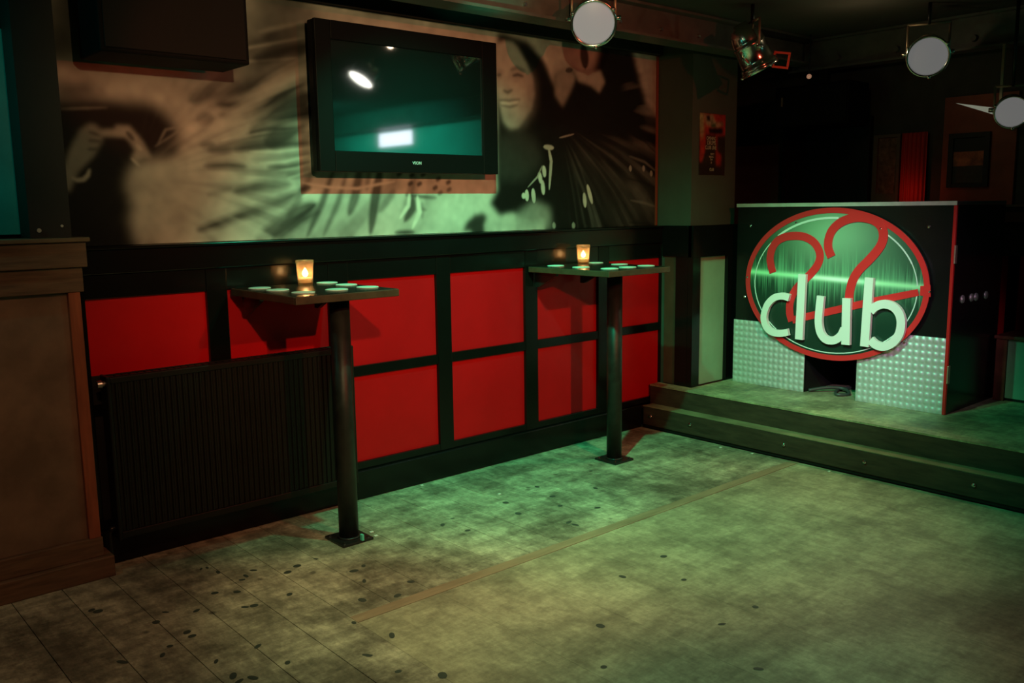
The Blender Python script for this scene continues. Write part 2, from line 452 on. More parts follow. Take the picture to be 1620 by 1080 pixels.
# --- panelled counter end at the left
bc = empty('panelled_counter', (0.0, 3.7, 0.0), 'brown panelled wooden counter with moulded top beside the black radiator', 'counter')
box('plinth', -2.4, 1.044, 3.640, 3.767, 0.0, 0.086, DWOOD, bc, bev=0.004)
box('bottom_rail', -2.4, 1.012, 3.664, 3.766, 0.087, 0.165, DWOOD, bc, bev=0.002)
box('panel', -2.4, 0.962, 3.684, 3.766, 0.166, 1.147, PWOOD, bc)
box('corner_stile', 0.963, 1.006, 3.664, 3.766, 0.166, 1.147, OWOOD, bc, bev=0.002)
box('frieze_rail', -2.4, 1.020, 3.660, 3.766, 1.148, 1.242, DWOOD, bc, bev=0.003)
box('cornice', -2.4, 1.036, 3.644, 3.751, 1.243, 1.338, DWOOD, bc, bev=0.004)
box('countertop', -2.4, 1.048, 3.628, 3.751, 1.339, 1.356, mat('worn counter edge', (0.17, 0.11, 0.06), 0.4, noise=0.2), bc, bev=0.004)

# ---------------------------------------------------------------- stage
st = empty('stage', (4.5, 1.0, 0.0), 'low worn wooden stage with two steps carrying the booth', 'stage')
box('lower_step', 4.428, 4.519, -3.3, 3.765, 0.018, 0.140, STEPW, st, bev=0.004)
box('lower_tread', 4.426, 4.519, -3.3, 3.765, 0.1405, 0.1445, mat('worn step tread', (0.20, 0.165, 0.09), 0.6, noise=0.4, nscale=6), st)
box('toe_strip', 4.436, 4.519, -3.3, 3.765, 0.0, 0.017, BLACK, st)
box('upper_riser', 4.5195, 4.540, -3.3, 3.785, 0.10, 0.2615, STEPW, st, bev=0.003)
yy = -3.3
n = 0
sx = [4.515, 4.608, 4.80, 5.10, 5.40, 5.70, 5.98]
for a, b_ in zip(sx, sx[1:]):
    box('stage_board', a + 0.001, b_ - 0.001, -3.3, 3.785 if b_ < 4.62 else 3.515, 0.262, 0.272, FLS, st)
box('stage_core', 4.541, 5.98, -3.3, 3.515, 0.0, 0.261, BLACK, st)
box('stage_board', 5.11, 5.98, 3.517, 4.9, 0.262, 0.272, FLS, st)
for i, y_ in enumerate((3.70, 3.38, 2.718, 2.233, 1.678, 1.1)):
    bm = bmesh.new(); cyl(bm, (4.428, y_, 0.083), (4.420, y_, 0.083), 0.012, 0.009, 16)
    cyl(bm, (4.420, y_, 0.083), (4.4175, y_, 0.083), 0.005, 0.003, 10)
    link('step_stud', bm, CHROME, st, smooth=True)

# ---------------------------------------------------------------- painted prints (vertex colour on fine grids)
def sblur(a, s):
    if s <= 0: return a
    r = int(3 * s) + 1; k = np.exp(-0.5 * (np.arange(-r, r + 1) / s) ** 2); k /= k.sum()
    p = np.pad(a, ((r, r), (r, r)), mode='edge')
    p = sum(k[i] * p[:, i:i + a.shape[1]] for i in range(2 * r + 1))
    return sum(k[i] * p[i:i + a.shape[0], :] for i in range(2 * r + 1))
class Print:
    def __init__(s, u0, u1, v0, v1, step):
        s.nu = int(round((u1 - u0) / step)) + 1; s.nv = int(round((v1 - v0) / step)) + 1
        s.u = np.linspace(u0, u1, s.nu); s.v = np.linspace(v0, v1, s.nv)
        s.U, s.V = np.meshgrid(s.u, s.v); s.step = step
        s.c = np.zeros((s.nv, s.nu, 3)); s.m = None
    def fill(s, col): s.c[:] = col
    def mix(s, m, col):
        m = np.clip(m, 0, 1)[..., None]; s.c = s.c * (1 - m) + np.array(col) * m
    def poly(s, pts, col, soft=0.01, op=1.0):
        inside = np.zeros(s.U.shape, bool); n = len(pts)
        for i in range(n):
            (x0, y0), (x1, y1) = pts[i], pts[(i + 1) % n]
            if y0 == y1: continue
            c = ((y0 > s.V) != (y1 > s.V)) & (s.U < (x1 - x0) * (s.V - y0) / (y1 - y0) + x0)
            inside ^= c
        s.mix(sblur(inside.astype(float), soft / s.step) * op, col)
    def stroke(s, pts, w, col, soft=0.006, op=1.0, taper=True):
        best = np.zeros(s.U.shape); n = len(pts) - 1
        tot = float(n)
        for i in range(n):
            (x0, y0), (x1, y1) = pts[i], pts[i + 1]
            dx, dy = x1 - x0, y1 - y0; L2 = dx * dx + dy * dy + 1e-12
            t = np.clip(((s.U - x0) * dx + (s.V - y0) * dy) / L2, 0, 1)
            d = np.hypot(s.U - x0 - t * dx, s.V - y0 - t * dy)
            g = (i + t) / tot
            ww = w / 2 * (np.sqrt(np.clip(4 * g * (1 - g), 0.0, 1)) * 0.9 + 0.1 if taper else 1.0)
            best = np.maximum(best, np.clip((ww - d) / soft + 0.5, 0, 1))
        s.mix(best * op, col)
    def mottle(s, amp, cell_u, cell_v, seed=0):
        rg = np.random.RandomState(seed)
        a = rg.rand(s.nv, s.nu)
        r1 = cell_u / s.step; r2 = cell_v / s.step
        def b1(a, sg, ax):
            r = int(3 * sg) + 1; k = np.exp(-0.5 * (np.arange(-r, r + 1) / sg) ** 2); k /= k.sum()
            return np.apply_along_axis(lambda q: np.convolve(np.pad(q, r, mode='edge'), k, 'valid'), ax, a)
        a = b1(b1(a, r1, 1), r2, 0); a = (a - a.mean()) / (a.std() + 1e-9)
        s.c *= np.clip(1 + amp * a, 0.1, 2)[..., None]
    def fan(s, c, mask, amp, na, seed, dark, light, drift=0.5):
        """fine streaks radiating from c inside a soft mask"""
        rg = np.random.RandomState(seed)
        ang = np.arctan2(s.V - c[1], s.U - c[0]); rad = np.hypot(s.U - c[0], s.V - c[1])
        tab = rg.rand(6, na)
        for _ in range(1): tab = 0.25 * np.roll(tab, 1, 1) + 0.5 * tab + 0.25 * np.roll(tab, -1, 1)
        a = ((ang + drift * rad * 0.35) / (2 * math.pi)) % 1.0 * na
        r = np.clip(rad / 0.28, 0, 4.999)
        a0 = np.floor(a).astype(int) % na; a1 = (a0 + 1) % na; fa = a - np.floor(a); fa = fa * fa * (3 - 2 * fa)
        r0 = np.floor(r).astype(int); fr = r - r0; fr = fr * fr * (3 - 2 * fr)
        v = (tab[r0, a0] * (1 - fa) + tab[r0, a1] * fa) * (1 - fr) + (tab[r0 + 1, a0] * (1 - fa) + tab[r0 + 1, a1] * fa) * fr
        v = (v - 0.5) * 3.2
        s.mix(np.clip(-v, 0, 1) * mask * amp, dark); s.mix(np.clip(v, 0, 1) * mask * amp * 0.8, light)
    def soft(s, pts, soft):
        inside = np.zeros(s.U.shape, bool); n = len(pts)
        for i in range(n):
            (x0, y0), (x1, y1) = pts[i], pts[(i + 1) % n]
            if y0 == y1: continue
            c = ((y0 > s.V) != (y1 > s.V)) & (s.U < (x1 - x0) * (s.V - y0) / (y1 - y0) + x0)
            inside ^= c
        return sblur(inside.astype(float), soft / s.step)
    def build(s, name, place, material, parent=None, keep=None, origin=None):
        """place(u, v) -> xyz arrays in world"""
        X, Y, Z = place(s.U, s.V)
        off = wloc(parent) if parent is not None else Vector(origin or (0, 0, 0))
        co = np.stack([X - off.x, Y - off.y, Z - off.z], -1).reshape(-1, 3)
        idx = np.arange(s.nu * s.nv).reshape(s.nv, s.nu)
        q = np.stack([idx[:-1, :-1], idx[:-1, 1:], idx[1:, 1:], idx[1:, :-1]], -1).reshape(-1, 4)
        if keep is not None:
            cu = (s.U[:-1, :-1] + s.U[1:, 1:]) / 2; cv = (s.V[:-1, :-1] + s.V[1:, 1:]) / 2
            q = q[keep(cu, cv).reshape(-1)]
        me = bpy.data.meshes.new(name)
        me.vertices.add(len(co)); me.vertices.foreach_set('co', co.ravel())
        me.loops.add(len(q) * 4); me.loops.foreach_set('vertex_index', q.ravel().astype(np.int32))
        me.polygons.add(len(q)); me.polygons.foreach_set('loop_start', np.arange(0, len(q) * 4, 4, dtype=np.int32))
        me.update(calc_edges=True)
        at = me.color_attributes.new('print', 'FLOAT_COLOR', 'POINT')
        at.data.foreach_set('color', np.concatenate([np.clip(s.c, 0, 1), np.ones((s.nv, s.nu, 1))], -1).astype(np.float32).ravel())
        me.materials.append(material)
        o = bpy.data.objects.new(name, me); COL.objects.link(o)
        if parent is not None: o.parent = parent
        else: o.location = off
        return o

# --- the wall mural: blurred sepia festival photograph
def sep(v): return (v, v * 0.93, v * 0.80)
P_ = Print(1.03, 4.605, 1.315, 2.387, 0.0045)
P_.fill(sep(0.46))
P_.mottle(0.07, 0.05, 0.03, 3)
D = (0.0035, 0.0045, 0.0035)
# darker, streaky upper part between the loudspeaker and the television
P_.poly([(1.571, 2.221), (2.173, 2.347), (2.157, 2.034), (2.056, 1.970), (1.838, 1.955), (1.557, 2.014)], sep(0.10), 0.10, 0.85)
P_.poly([(1.058, 2.114), (1.853, 2.200), (1.828, 2.036), (1.666, 1.983), (1.045, 1.957)], sep(0.14), 0.05, 0.7)
P_.poly([(1.393, 1.924), (1.904, 2.042), (2.051, 1.885), (1.770, 1.815), (1.489, 1.802)], sep(0.26), 0.07, 0.7)
# figure with camera at the left
P_.poly([(1.028, 1.887), (1.094, 1.904), (1.169, 1.904), (1.265, 1.896), (1.378, 1.898), (1.445, 1.864), (1.494, 1.802), (1.513, 1.763), (1.482, 1.710), (1.431, 1.664), (1.360, 1.657), (1.302, 1.636), (1.273, 1.584), (1.273, 1.513), (1.292, 1.461), (1.268, 1.410), (1.279, 1.353), (1.300, 1.300), (0.981, 1.312)], D, 0.022)
P_.poly([(1.053, 2.459), (1.311, 2.503), (1.207, 2.094), (1.179, 2.036), (1.016, 2.007)], D, 0.035, 0.9)  # shade beside the loudspeaker painted into the print
P_.poly([(1.044, 1.943), (1.173, 1.958), (1.174, 1.909), (1.042, 1.888)], sep(0.09), 0.02)
P_.poly([(1.177, 1.946), (1.207, 1.941), (1.212, 1.905), (1.188, 1.905)], sep(0.22), 0.01)
P_.poly([(1.031, 1.616), (1.052, 1.677), (1.079, 1.729), (1.104, 1.769), (1.131, 1.792), (1.160, 1.794), (1.182, 1.772), (1.187, 1.748), (1.178, 1.723), (1.162, 1.698), (1.151, 1.677), (1.125, 1.652), (1.089, 1.617), (1.067, 1.577), (1.045, 1.528), (1.027, 1.538)], sep(0.20), 0.008)
for q in ([(1.134, 1.765), (1.176, 1.752)], [(1.131, 1.731), (1.179, 1.728)], [(1.124, 1.696), (1.164, 1.698)]):
    P_.stroke(q, 0.012, sep(0.05), 0.01, 0.8)
P_.stroke([(1.056, 1.587), (1.076, 1.575), (1.100, 1.578), (1.118, 1.595), (1.127, 1.620)], 0.016, sep(0.30), 0.006)
P_.poly([(1.177, 1.772), (1.239, 1.780), (1.242, 1.795), (1.294, 1.795), (1.315, 1.768), (1.338, 1.739), (1.361, 1.698), (1.376, 1.663), (1.343, 1.667), (1.311, 1.651), (1.292, 1.666), (1.310, 1.697), (1.292, 1.729), (1.273, 1.751), (1.180, 1.750)], sep(0.28), 0.007)
P_.stroke([(1.280, 1.772), (1.307, 1.737)], 0.02, sep(0.08), 0.01)
P_.stroke([(1.335, 1.698), (1.316, 1.723)], 0.016, sep(0.40), 0.008)
P_.stroke([(1.292, 1.666), (1.325, 1.631)], 0.012, sep(0.40), 0.006)
for a, b_ in (([(1.390, 1.715), (1.515, 1.795)], 0.10), ([(1.404, 1.726), (1.440, 1.786), (1.502, 1.802)], 0.12), ([(1.036, 1.847), (1.213, 1.863)], 0.10)):
    P_.stroke(a, 0.008, sep(b_ + 0.1), 0.006, 0.8)
P_.poly([(1.436, 1.734), (1.500, 1.763), (1.470, 1.683), (1.413, 1.664)], D, 0.02)
P_.mottle(0.05, 0.02, 0.02, 5)
# motion-blurred feathers fanning to the right
for q, w, v, op in (([(1.550, 1.909), (1.650, 1.961), (1.767, 2.004)], 0.07, 0.02, .75), ([(1.675, 1.904), (1.791, 1.903), (1.929, 1.956), (2.092, 2.043)], 0.05, 0.02, .9), ([(1.572, 1.832), (1.651, 1.846)], 0.045, 0.03, .7),
        ([(1.813, 1.784), (1.922, 1.836), (2.020, 1.906), (2.127, 1.975)], 0.10, 0.012, .9), ([(1.953, 1.823), (2.050, 1.870), (2.140, 1.913)], 0.09, 0.01, .9), ([(1.587, 1.727), (1.644, 1.734)], 0.02, 0.04, .8), ([(1.620, 1.706), (1.720, 1.715)], 0.02, 0.03, .8),
        ([(1.735, 1.715), (1.886, 1.736), (2.109, 1.755)], 0.045, 0.02, .85), ([(1.601, 1.641), (1.701, 1.649), (1.783, 1.642)], 0.035, 0.02, .85), ([(1.821, 1.673), (1.945, 1.685), (2.107, 1.706)], 0.04, 0.04, .8), ([(1.896, 1.641), (1.990, 1.643), (2.105, 1.668)], 0.035, 0.03, .8),
        ([(1.988, 1.606), (2.069, 1.610), (2.136, 1.628)], 0.03, 0.02, .7), ([(1.729, 1.531), (1.875, 1.559), (2.001, 1.563)], 0.05, 0.05, .85), ([(1.607, 1.517), (1.709, 1.545)], 0.012, 0.15, .7), ([(1.552, 1.366), (1.656, 1.396), (1.807, 1.441), (1.949, 1.488), (2.071, 1.540)], 0.045, 0.03, .95),
        ([(1.815, 1.313), (1.927, 1.367), (2.026, 1.429), (2.128, 1.475)], 0.08, 0.012, .95), ([(1.940, 1.326), (2.041, 1.394), (2.142, 1.436)], 0.03, 0.02, .8), ([(1.620, 2.136), (1.792, 2.167), (2.070, 2.237)], 0.03, 0.02, .6), ([(1.847, 2.105), (1.971, 2.144), (2.131, 2.174)], 0.05, 0.02, .7), ([(1.913, 2.206), (2.137, 2.287)], 0.05, 0.02, .7)):
    P_.stroke(q, w, sep(v), 0.03, op)
for q in ([(1.679, 1.751), (1.889, 1.792), (2.073, 1.817)], [(1.722, 1.745), (1.919, 1.777), (2.111, 1.796)], [(1.808, 1.706), (1.946, 1.710), (2.115, 1.735)], [(1.851, 1.657), (1.975, 1.666), (2.123, 1.701)], [(1.910, 1.619), (2.038, 1.638), (2.138, 1.669)], [(1.987, 1.591), (2.136, 1.634)], [(1.761, 2.137), (2.102, 2.227)], [(1.700, 2.078), (2.065, 2.134)]):
    P_.stroke(q, 0.011, sep(0.62), 0.01, 0.8)
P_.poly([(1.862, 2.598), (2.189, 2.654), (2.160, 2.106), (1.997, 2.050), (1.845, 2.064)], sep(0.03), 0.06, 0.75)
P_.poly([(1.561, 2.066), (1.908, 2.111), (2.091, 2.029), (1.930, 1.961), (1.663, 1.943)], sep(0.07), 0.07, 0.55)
for q, w in (([(1.635, 1.941), (1.780, 1.978), (1.966, 2.053), (2.146, 2.147)], 0.05), ([(1.686, 1.859), (1.834, 1.884), (1.992, 1.966), (2.142, 2.061)], 0.045), ([(1.886, 1.742), (1.999, 1.811), (2.134, 1.918)], 0.10), ([(1.862, 2.106), (2.003, 2.161), (2.149, 2.204)], 0.05)):
    P_.stroke(q, w, sep(0.010), 0.035, 0.85)
P_.stroke([(1.885, 2.230), (2.105, 2.297)], 0.012, sep(0.3), 0.02, 0.6)
P_.poly([(1.811, 1.511), (1.936, 1.539), (1.958, 1.366), (1.788, 1.371)], sep(0.58), 0.05, 0.5)
FC = [(1.303, 1.577)][0]
P_.fan(FC, P_.soft([(1.556, 1.988), (2.162, 2.148), (2.118, 1.291), (1.923, 1.298), (1.623, 1.320), (1.695, 1.539), (1.562, 1.673)], 0.10), 0.75, 210, 11, sep(0.05), sep(0.62))
P_.fan(FC, P_.soft([(1.654, 2.230), (2.173, 2.347), (2.146, 1.832), (1.832, 1.845), (1.521, 1.881)], 0.08), 0.6, 170, 12, sep(0.03), sep(0.26))
P_.fan(FC, P_.soft([(1.310, 1.666), (1.706, 1.717), (1.680, 1.307), (1.310, 1.320)], 0.08), 0.12, 60, 13, sep(0.2), sep(0.6))
FD = [(2.714, 2.108)][0]
P_.fan(FD, P_.soft([(2.064, 1.650), (2.839, 1.665), (2.705, 1.289), (1.922, 1.292)], 0.05), 0.6, 150, 14, sep(0.08), sep(0.70), 1.2)
# feathers below the television
for q, w, v, op in (([(2.137, 1.651), (2.065, 1.540), (1.976, 1.395), (1.892, 1.310)], 0.035, 0.06, .55), ([(2.231, 1.635), (2.162, 1.481), (2.073, 1.322)], 0.035, 0.04, .8), ([(2.299, 1.616), (2.247, 1.480), (2.160, 1.325)], 0.030, 0.07, .7),
        ([(2.379, 1.656), (2.344, 1.510), (2.304, 1.419)], 0.05, 0.03, .75), ([(2.499, 1.658), (2.460, 1.509), (2.422, 1.323)], 0.055, 0.03, .85), ([(2.577, 1.541), (2.479, 1.431)], 0.04, 0.12, .6), ([(2.432, 1.639), (2.410, 1.540)], 0.03, 0.06, .6),
        ([(2.685, 1.502), (2.683, 1.445), (2.629, 1.381)], 0.045, 0.05, .9), ([(2.642, 1.515), (2.744, 1.505), (2.833, 1.499)], 0.016, 0.01, .95), ([(2.743, 1.476), (2.741, 1.395)], 0.02, 0.14, .7), ([(2.726, 1.444), (2.766, 1.437)], 0.012, 0.08, .8),
        ([(2.569, 1.325), (2.686, 1.325)], 0.025, 0.01, .9), ([(2.049, 1.540), (2.105, 1.552)], 0.03, 0.02, .8)):
    P_.stroke(q, w, sep(v), 0.02, op)
for q in ([(2.060, 1.572), (2.199, 1.552), (2.356, 1.546), (2.485, 1.568), (2.579, 1.582)], [(2.131, 1.540), (2.056, 1.505)]):
    P_.stroke(q, 0.014, sep(0.62), 0.008, 0.85)
P_.stroke([(2.666, 1.525), (2.656, 1.461), (2.599, 1.395)], 0.022, sep(0.72), 0.008, 0.9)
P_.stroke([(2.713, 1.509), (2.726, 1.428), (2.675, 1.342)], 0.026, sep(0.72), 0.008, 0.9)
for px_ in [(2.667, 1.569), (2.723, 1.567), (2.823, 1.548), (2.911, 1.577), (2.914, 1.538), (2.855, 1.521), (2.845, 1.593), (2.677, 1.611), (2.600, 1.616), (2.748, 1.615)]:
    P_.stroke([px_, (px_[0] + 0.012, px_[1] + 0.006)], 0.022, sep(0.03), 0.01, 0.85, taper=False)
P_.poly([(2.834, 1.502), (3.224, 1.542), (3.212, 1.386), (3.019, 1.332), (2.828, 1.337)], sep(0.60), 0.04, 0.7)
P_.poly([(3.005, 1.319), (3.033, 1.373), (3.095, 1.412), (3.158, 1.418), (3.180, 1.390), (3.156, 1.349), (3.164, 1.308)], D, 0.012, 0.95)
FE = [(2.866, 1.210)][0]
# woman's head and hair
P_.poly([(3.269, 2.379), (3.333, 2.386), (3.379, 2.378), (3.496, 2.357), (3.616, 2.280), (3.694, 2.153), (3.791, 2.035), (3.842, 1.838), (3.841, 1.543), (3.786, 1.290), (3.615, 1.302), (3.616, 1.379), (3.481, 1.363), (3.371, 1.408), (3.267, 1.396), (3.195, 1.466), (3.252, 1.542)], sep(0.008), 0.014)
P_.poly([(3.268, 2.320), (3.314, 2.338), (3.387, 2.339), (3.433, 2.296), (3.489, 2.233), (3.531, 2.158), (3.540, 2.079), (3.519, 2.001), (3.465, 1.935), (3.417, 1.885), (3.360, 1.879), (3.310, 1.914), (3.280, 2.004), (3.263, 2.086)], sep(0.40), 0.010)
P_.poly([(3.286, 2.322), (3.401, 2.333), (3.451, 2.254), (3.330, 2.226), (3.275, 2.228)], sep(0.32), 0.02, 0.6)
P_.poly([(3.267, 1.844), (3.464, 1.866), (3.561, 1.810), (3.599, 1.704), (3.460, 1.595), (3.262, 1.594)], sep(0.035), 0.03, 0.8)
P_.poly([(3.357, 2.188), (3.469, 2.198), (3.478, 2.150), (3.365, 2.138)], sep(0.22), 0.022, 0.9)
P_.poly([(3.489, 2.240), (3.546, 2.142), (3.534, 1.995), (3.446, 1.893), (3.393, 1.880), (3.476, 1.998), (3.497, 2.138)], sep(0.18), 0.028, 0.9)
P_.poly([(3.302, 1.981), (3.395, 1.973), (3.446, 1.941), (3.360, 1.875), (3.305, 1.914)], sep(0.30), 0.02, 0.7)
P_.poly([(3.265, 2.193), (3.311, 2.191), (3.305, 2.143), (3.264, 2.140)], sep(0.20), 0.014, 0.8)
P_.stroke([(3.366, 2.192), (3.413, 2.210), (3.474, 2.195)], 0.020, sep(0.12), 0.020, 0.8)
P_.stroke([(3.379, 2.163), (3.417, 2.173), (3.459, 2.166)], 0.016, sep(0.05), 0.014, 0.95)
P_.stroke([(3.265, 2.157), (3.296, 2.163)], 0.016, sep(0.08), 0.014, 0.8)
P_.poly([(3.310, 2.157), (3.342, 2.160), (3.378, 2.085), (3.340, 2.065), (3.304, 2.079)], sep(0.33), 0.015, 0.6)
P_.stroke([(3.309, 2.080), (3.341, 2.072), (3.378, 2.088)], 0.018, sep(0.10), 0.014, 0.85)
P_.stroke([(3.276, 2.027), (3.354, 2.025), (3.434, 2.041)], 0.022, sep(0.16), 0.016, 0.85)
P_.stroke([(3.289, 2.014), (3.353, 2.012), (3.419, 2.026)], 0.016, sep(0.58), 0.010, 0.9)
P_.stroke([(3.293, 1.998), (3.358, 1.995), (3.414, 2.008)], 0.014, sep(0.12), 0.014, 0.8)
P_.c = np.stack([sblur(P_.c[..., k], 0.8) for k in range(3)], -1)
# right part: pale sky, second dark feathered figure, tooth necklace
P_.poly([(3.568, 2.351), (3.871, 2.403), (3.881, 2.204), (3.715, 2.162), (3.655, 2.255)], sep(0.30), 0.02, 0.7)
P_.poly([(3.695, 2.196), (3.818, 2.242), (3.950, 2.217), (4.031, 2.260), (4.086, 2.404), (4.284, 2.462), (4.390, 2.379), (4.445, 2.250), (4.508, 2.099), (4.622, 2.027), (4.661, 1.950), (4.673, 1.297), (3.656, 1.315), (3.668, 1.543), (3.713, 1.905)], sep(0.009), 0.020)
P_.poly([(3.715, 2.197), (3.797, 2.240), (3.881, 2.204), (3.828, 2.110), (3.765, 2.023), (3.704, 2.083)], sep(0.26), 0.012, 0.85)
P_.poly([(3.860, 2.231), (4.086, 2.250), (4.126, 2.187), (4.076, 2.124), (4.004, 2.159), (3.896, 2.176)], sep(0.34), 0.010, 0.9)
P_.stroke([(3.940, 2.389), (3.955, 2.254)], 0.07, sep(0.02), 0.02, 0.9)
P_.stroke([(3.792, 2.225), (3.849, 2.237)], 0.03, sep(0.04), 0.012, 0.9)
P_.poly([(3.815, 1.764), (4.377, 1.858), (4.630, 1.544), (4.570, 1.308), (4.032, 1.321), (3.949, 1.543)], sep(0.03), 0.06, 0.8)
FF = [(3.713, 1.941)][0]
P_.fan(FF, P_.soft([(3.842, 1.820), (4.660, 1.990), (4.673, 1.289), (3.894, 1.309)], 0.05), 0.8, 260, 15, sep(0.008), sep(0.10))
P_.fan(FF, P_.soft([(4.285, 2.350), (4.655, 2.267), (4.663, 1.829), (4.377, 1.858)], 0.03), 0.7, 150, 16, sep(0.012), sep(0.30))
for i in range(5):
    a = i / 4
    P_.stroke([(4.35 + 0.02 * math.sin(i * 2.1), 1.34 + 0.55 * a), (4.50, 1.33 + 0.52 * a), (4.61, 1.32 + 0.46 * a)], 0.016, sep(0.16 if i % 2 else 0.012), 0.012, 0.6)
P_.poly([(4.401, 2.475), (4.651, 2.502), (4.660, 1.990), (4.546, 2.082), (4.482, 2.253)], sep(0.34), 0.02, 0.8)
P_.stroke([(3.738, 1.842), (3.858, 1.868)], 0.010, sep(0.25), 0.006)
P_.stroke([(3.650, 1.781), (3.670, 1.706), (3.653, 1.543)], 0.022, sep(0.38), 0.006)
P_.stroke([(3.610, 1.787), (3.691, 1.782)], 0.028, sep(0.38), 0.008)
for q in ([(3.474, 1.542), (3.478, 1.478)], [(3.523, 1.549), (3.532, 1.467)], [(3.598, 1.597), (3.607, 1.514)], [(3.574, 1.643), (3.588, 1.578)], [(3.449, 1.524), (3.454, 1.492)], [(3.971, 1.573), (4.015, 1.459)], [(3.943, 1.524), (3.954, 1.437)], [(3.609, 1.679), (3.618, 1.615)]):
    P_.stroke(q, 0.030, sep(0.52), 0.006, 0.95)
P_.stroke([(3.484, 1.556), (3.558, 1.614), (3.599, 1.679)], 0.010, sep(0.3), 0.006)
P_.poly([(3.370, 1.387), (3.532, 1.478), (3.657, 1.433), (3.666, 1.315), (3.312, 1.318)], sep(0.30), 0.02, 0.75)
P_.poly([(3.280, 1.368), (3.342, 1.409), (3.399, 1.365), (3.369, 1.316), (3.279, 1.311)], sep(0.5), 0.012, 0.8)
for q in [(3.687, 1.352), (3.850, 1.348), (4.361, 1.694), (4.489, 1.696), (4.564, 1.665)]:
    P_.stroke([q, (q[0] + 0.004, q[1] - 0.035)], 0.026, sep(0.32), 0.01, 0.8)
P_.mottle(0.04, 0.012, 0.012, 9)
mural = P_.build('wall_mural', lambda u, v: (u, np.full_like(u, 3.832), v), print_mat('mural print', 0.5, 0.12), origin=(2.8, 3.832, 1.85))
tag(mural, 'large sepia photo mural of festival faces and feathers behind the television', 'mural')
mo = bpy.data.objects['wall_mural']
box('mural_edge', 4.606, 4.622, 3.824, 3.838, 1.315, 2.387, mat('reddish batten', (0.22, 0.05, 0.025), 0.5), mo)

# ---------------------------------------------------------------- television
tv = empty('television', (2.615, 3.72, 1.62), 'black flat television mounted on the mural, its dark screen reflecting lamps', 'television')
bm = bmesh.new()
X0, X1, Z0, Z1 = 2.082, 3.148, 1.620, 2.294
sx0, sx1, sz0, sz1 = 2.163, 3.050, 1.715, 2.210
bx(bm, X0, X1, 3.715, 3.765, Z0, Z1, 0.008)
link('casing', bm, mat('tv casing', (0.005, 0.005, 0.005), 0.5, spec=0.15), tv)
bm = bmesh.new()
bx(bm, X0, sx0, 3.695, 3.7145, Z0, Z1, 0.003); bx(bm, sx1, X1, 3.695, 3.7145, Z0, Z1, 0.003)
bx(bm, sx0, sx1, 3.695, 3.7145, Z0, sz0, 0.003); bx(bm, sx0, sx1, 3.695, 3.7145, sz1, Z1, 0.003)
link('bezel', bm, mat('black bezel', (0.004, 0.004, 0.004), 0.5, spec=0.10), tv)
SCR = mat('dark glass screen', (0.006, 0.010, 0.010), 0.045, spec=1.0, ior=1.9)
box('screen', sx0 + 0.0005, sx1 - 0.0005, 3.704, 3.7145, sz0 + 0.0005, sz1 - 0.0005, SCR, tv)
box('wall_bracket', 2.45, 2.78, 3.766, 3.830, 1.80, 2.10, BLACK2, tv)
def text(name, body, size, loc, rot, m, parent, ext=0.001, align='CENTER'):
    c = bpy.data.curves.new(name, 'FONT'); c.body = body; c.size = size; c.extrude = ext
    c.align_x = align; c.align_y = 'CENTER'; c.fill_mode = 'BOTH'
    t = bpy.data.objects.new(name + '_c', c); COL.objects.link(t)
    dg = bpy.context.evaluated_depsgraph_get(); dg.update()
    me = bpy.data.meshes.new_from_object(t.evaluated_get(dg))
    bpy.data.objects.remove(t); me.materials.clear(); me.materials.append(m)
    o = bpy.data.objects.new(name, me); COL.objects.link(o); me.name = name
    o.parent = parent; o.location = Vector(loc) - wloc(parent); o.rotation_euler = rot
    return o
text('maker_mark', 'VEON', 0.020, (2.620, 3.6945, 1.667), (math.pi / 2, 0, 0), mat('pale print', (0.6, 0.62, 0.6), 0.5, emit=(0.6, 0.65, 0.62), estr=0.06), tv)

# ---------------------------------------------------------------- radiator
box('backing_board', 1.047, 2.2545, 3.7905, 3.8055, 0.188, 0.792, BLACK, wl)
rad = empty('radiator', (1.63, 3.72, 0.10), 'wide black ribbed panel radiator below the red wall panels', 'radiator')
def ribs(x0, x1, y, z0, z1, depth, pitch):
    bm = bmesh.new(); n = int((x1 - x0) / pitch); prof = []
    for i in range(n):
        a = x0 + i * pitch
        prof += [(a + pitch * .12, y), (a + pitch * .30, y + depth), (a + pitch * .70, y + depth), (a + pitch * .88, y)]
    prof = [(x0, y)] + prof + [(x1, y)]
    lo = [bm.verts.new((p[0], p[1], z0)) for p in prof]; hi = [bm.verts.new((p[0], p[1], z1)) for p in prof]
    for i in range(len(prof) - 1): bm.faces.new((lo[i], lo[i + 1], hi[i + 1], hi[i]))
    return bm
RM = mat('black radiator enamel', (0.008, 0.009, 0.007), 0.45, noise=0.2, spec=0.3)
link('front_plate', ribs(1.092, 2.190, 3.682, 0.160, 0.772, 0.006, 0.0244), RM, rad)
box('top_band', 1.092, 2.190, 3.680, 3.693, 0.773, 0.798, RM, rad, bev=0.004)
box('bottom_band', 1.092, 2.190, 3.680, 3.693, 0.128, 0.159, RM, rad, bev=0.004)
link('rear_plate', ribs(1.092, 2.190, 3.748, 0.150, 0.780, 0.009, 0.0333), RM, rad)
box('side_cover', 1.078, 1.0915, 3.676, 3.762, 0.125, 0.803, RM, rad, bev=0.004)
box('side_cover', 2.1905, 2.205, 3.676, 3.762, 0.125, 0.803, RM, rad, bev=0.004)
bm = bmesh.new()
for i in range(36):
    a = 1.096 + i * 0.0304
    bx(bm, a, a + 0.022, 3.697, 3.745, 0.792, 0.797)
bx(bm, 1.092, 2.19, 3.694, 3.698, 0.785, 0.800); bx(bm, 1.092, 2.19, 3.744, 3.748, 0.785, 0.800)
link('top_grille', bm, RM, rad)
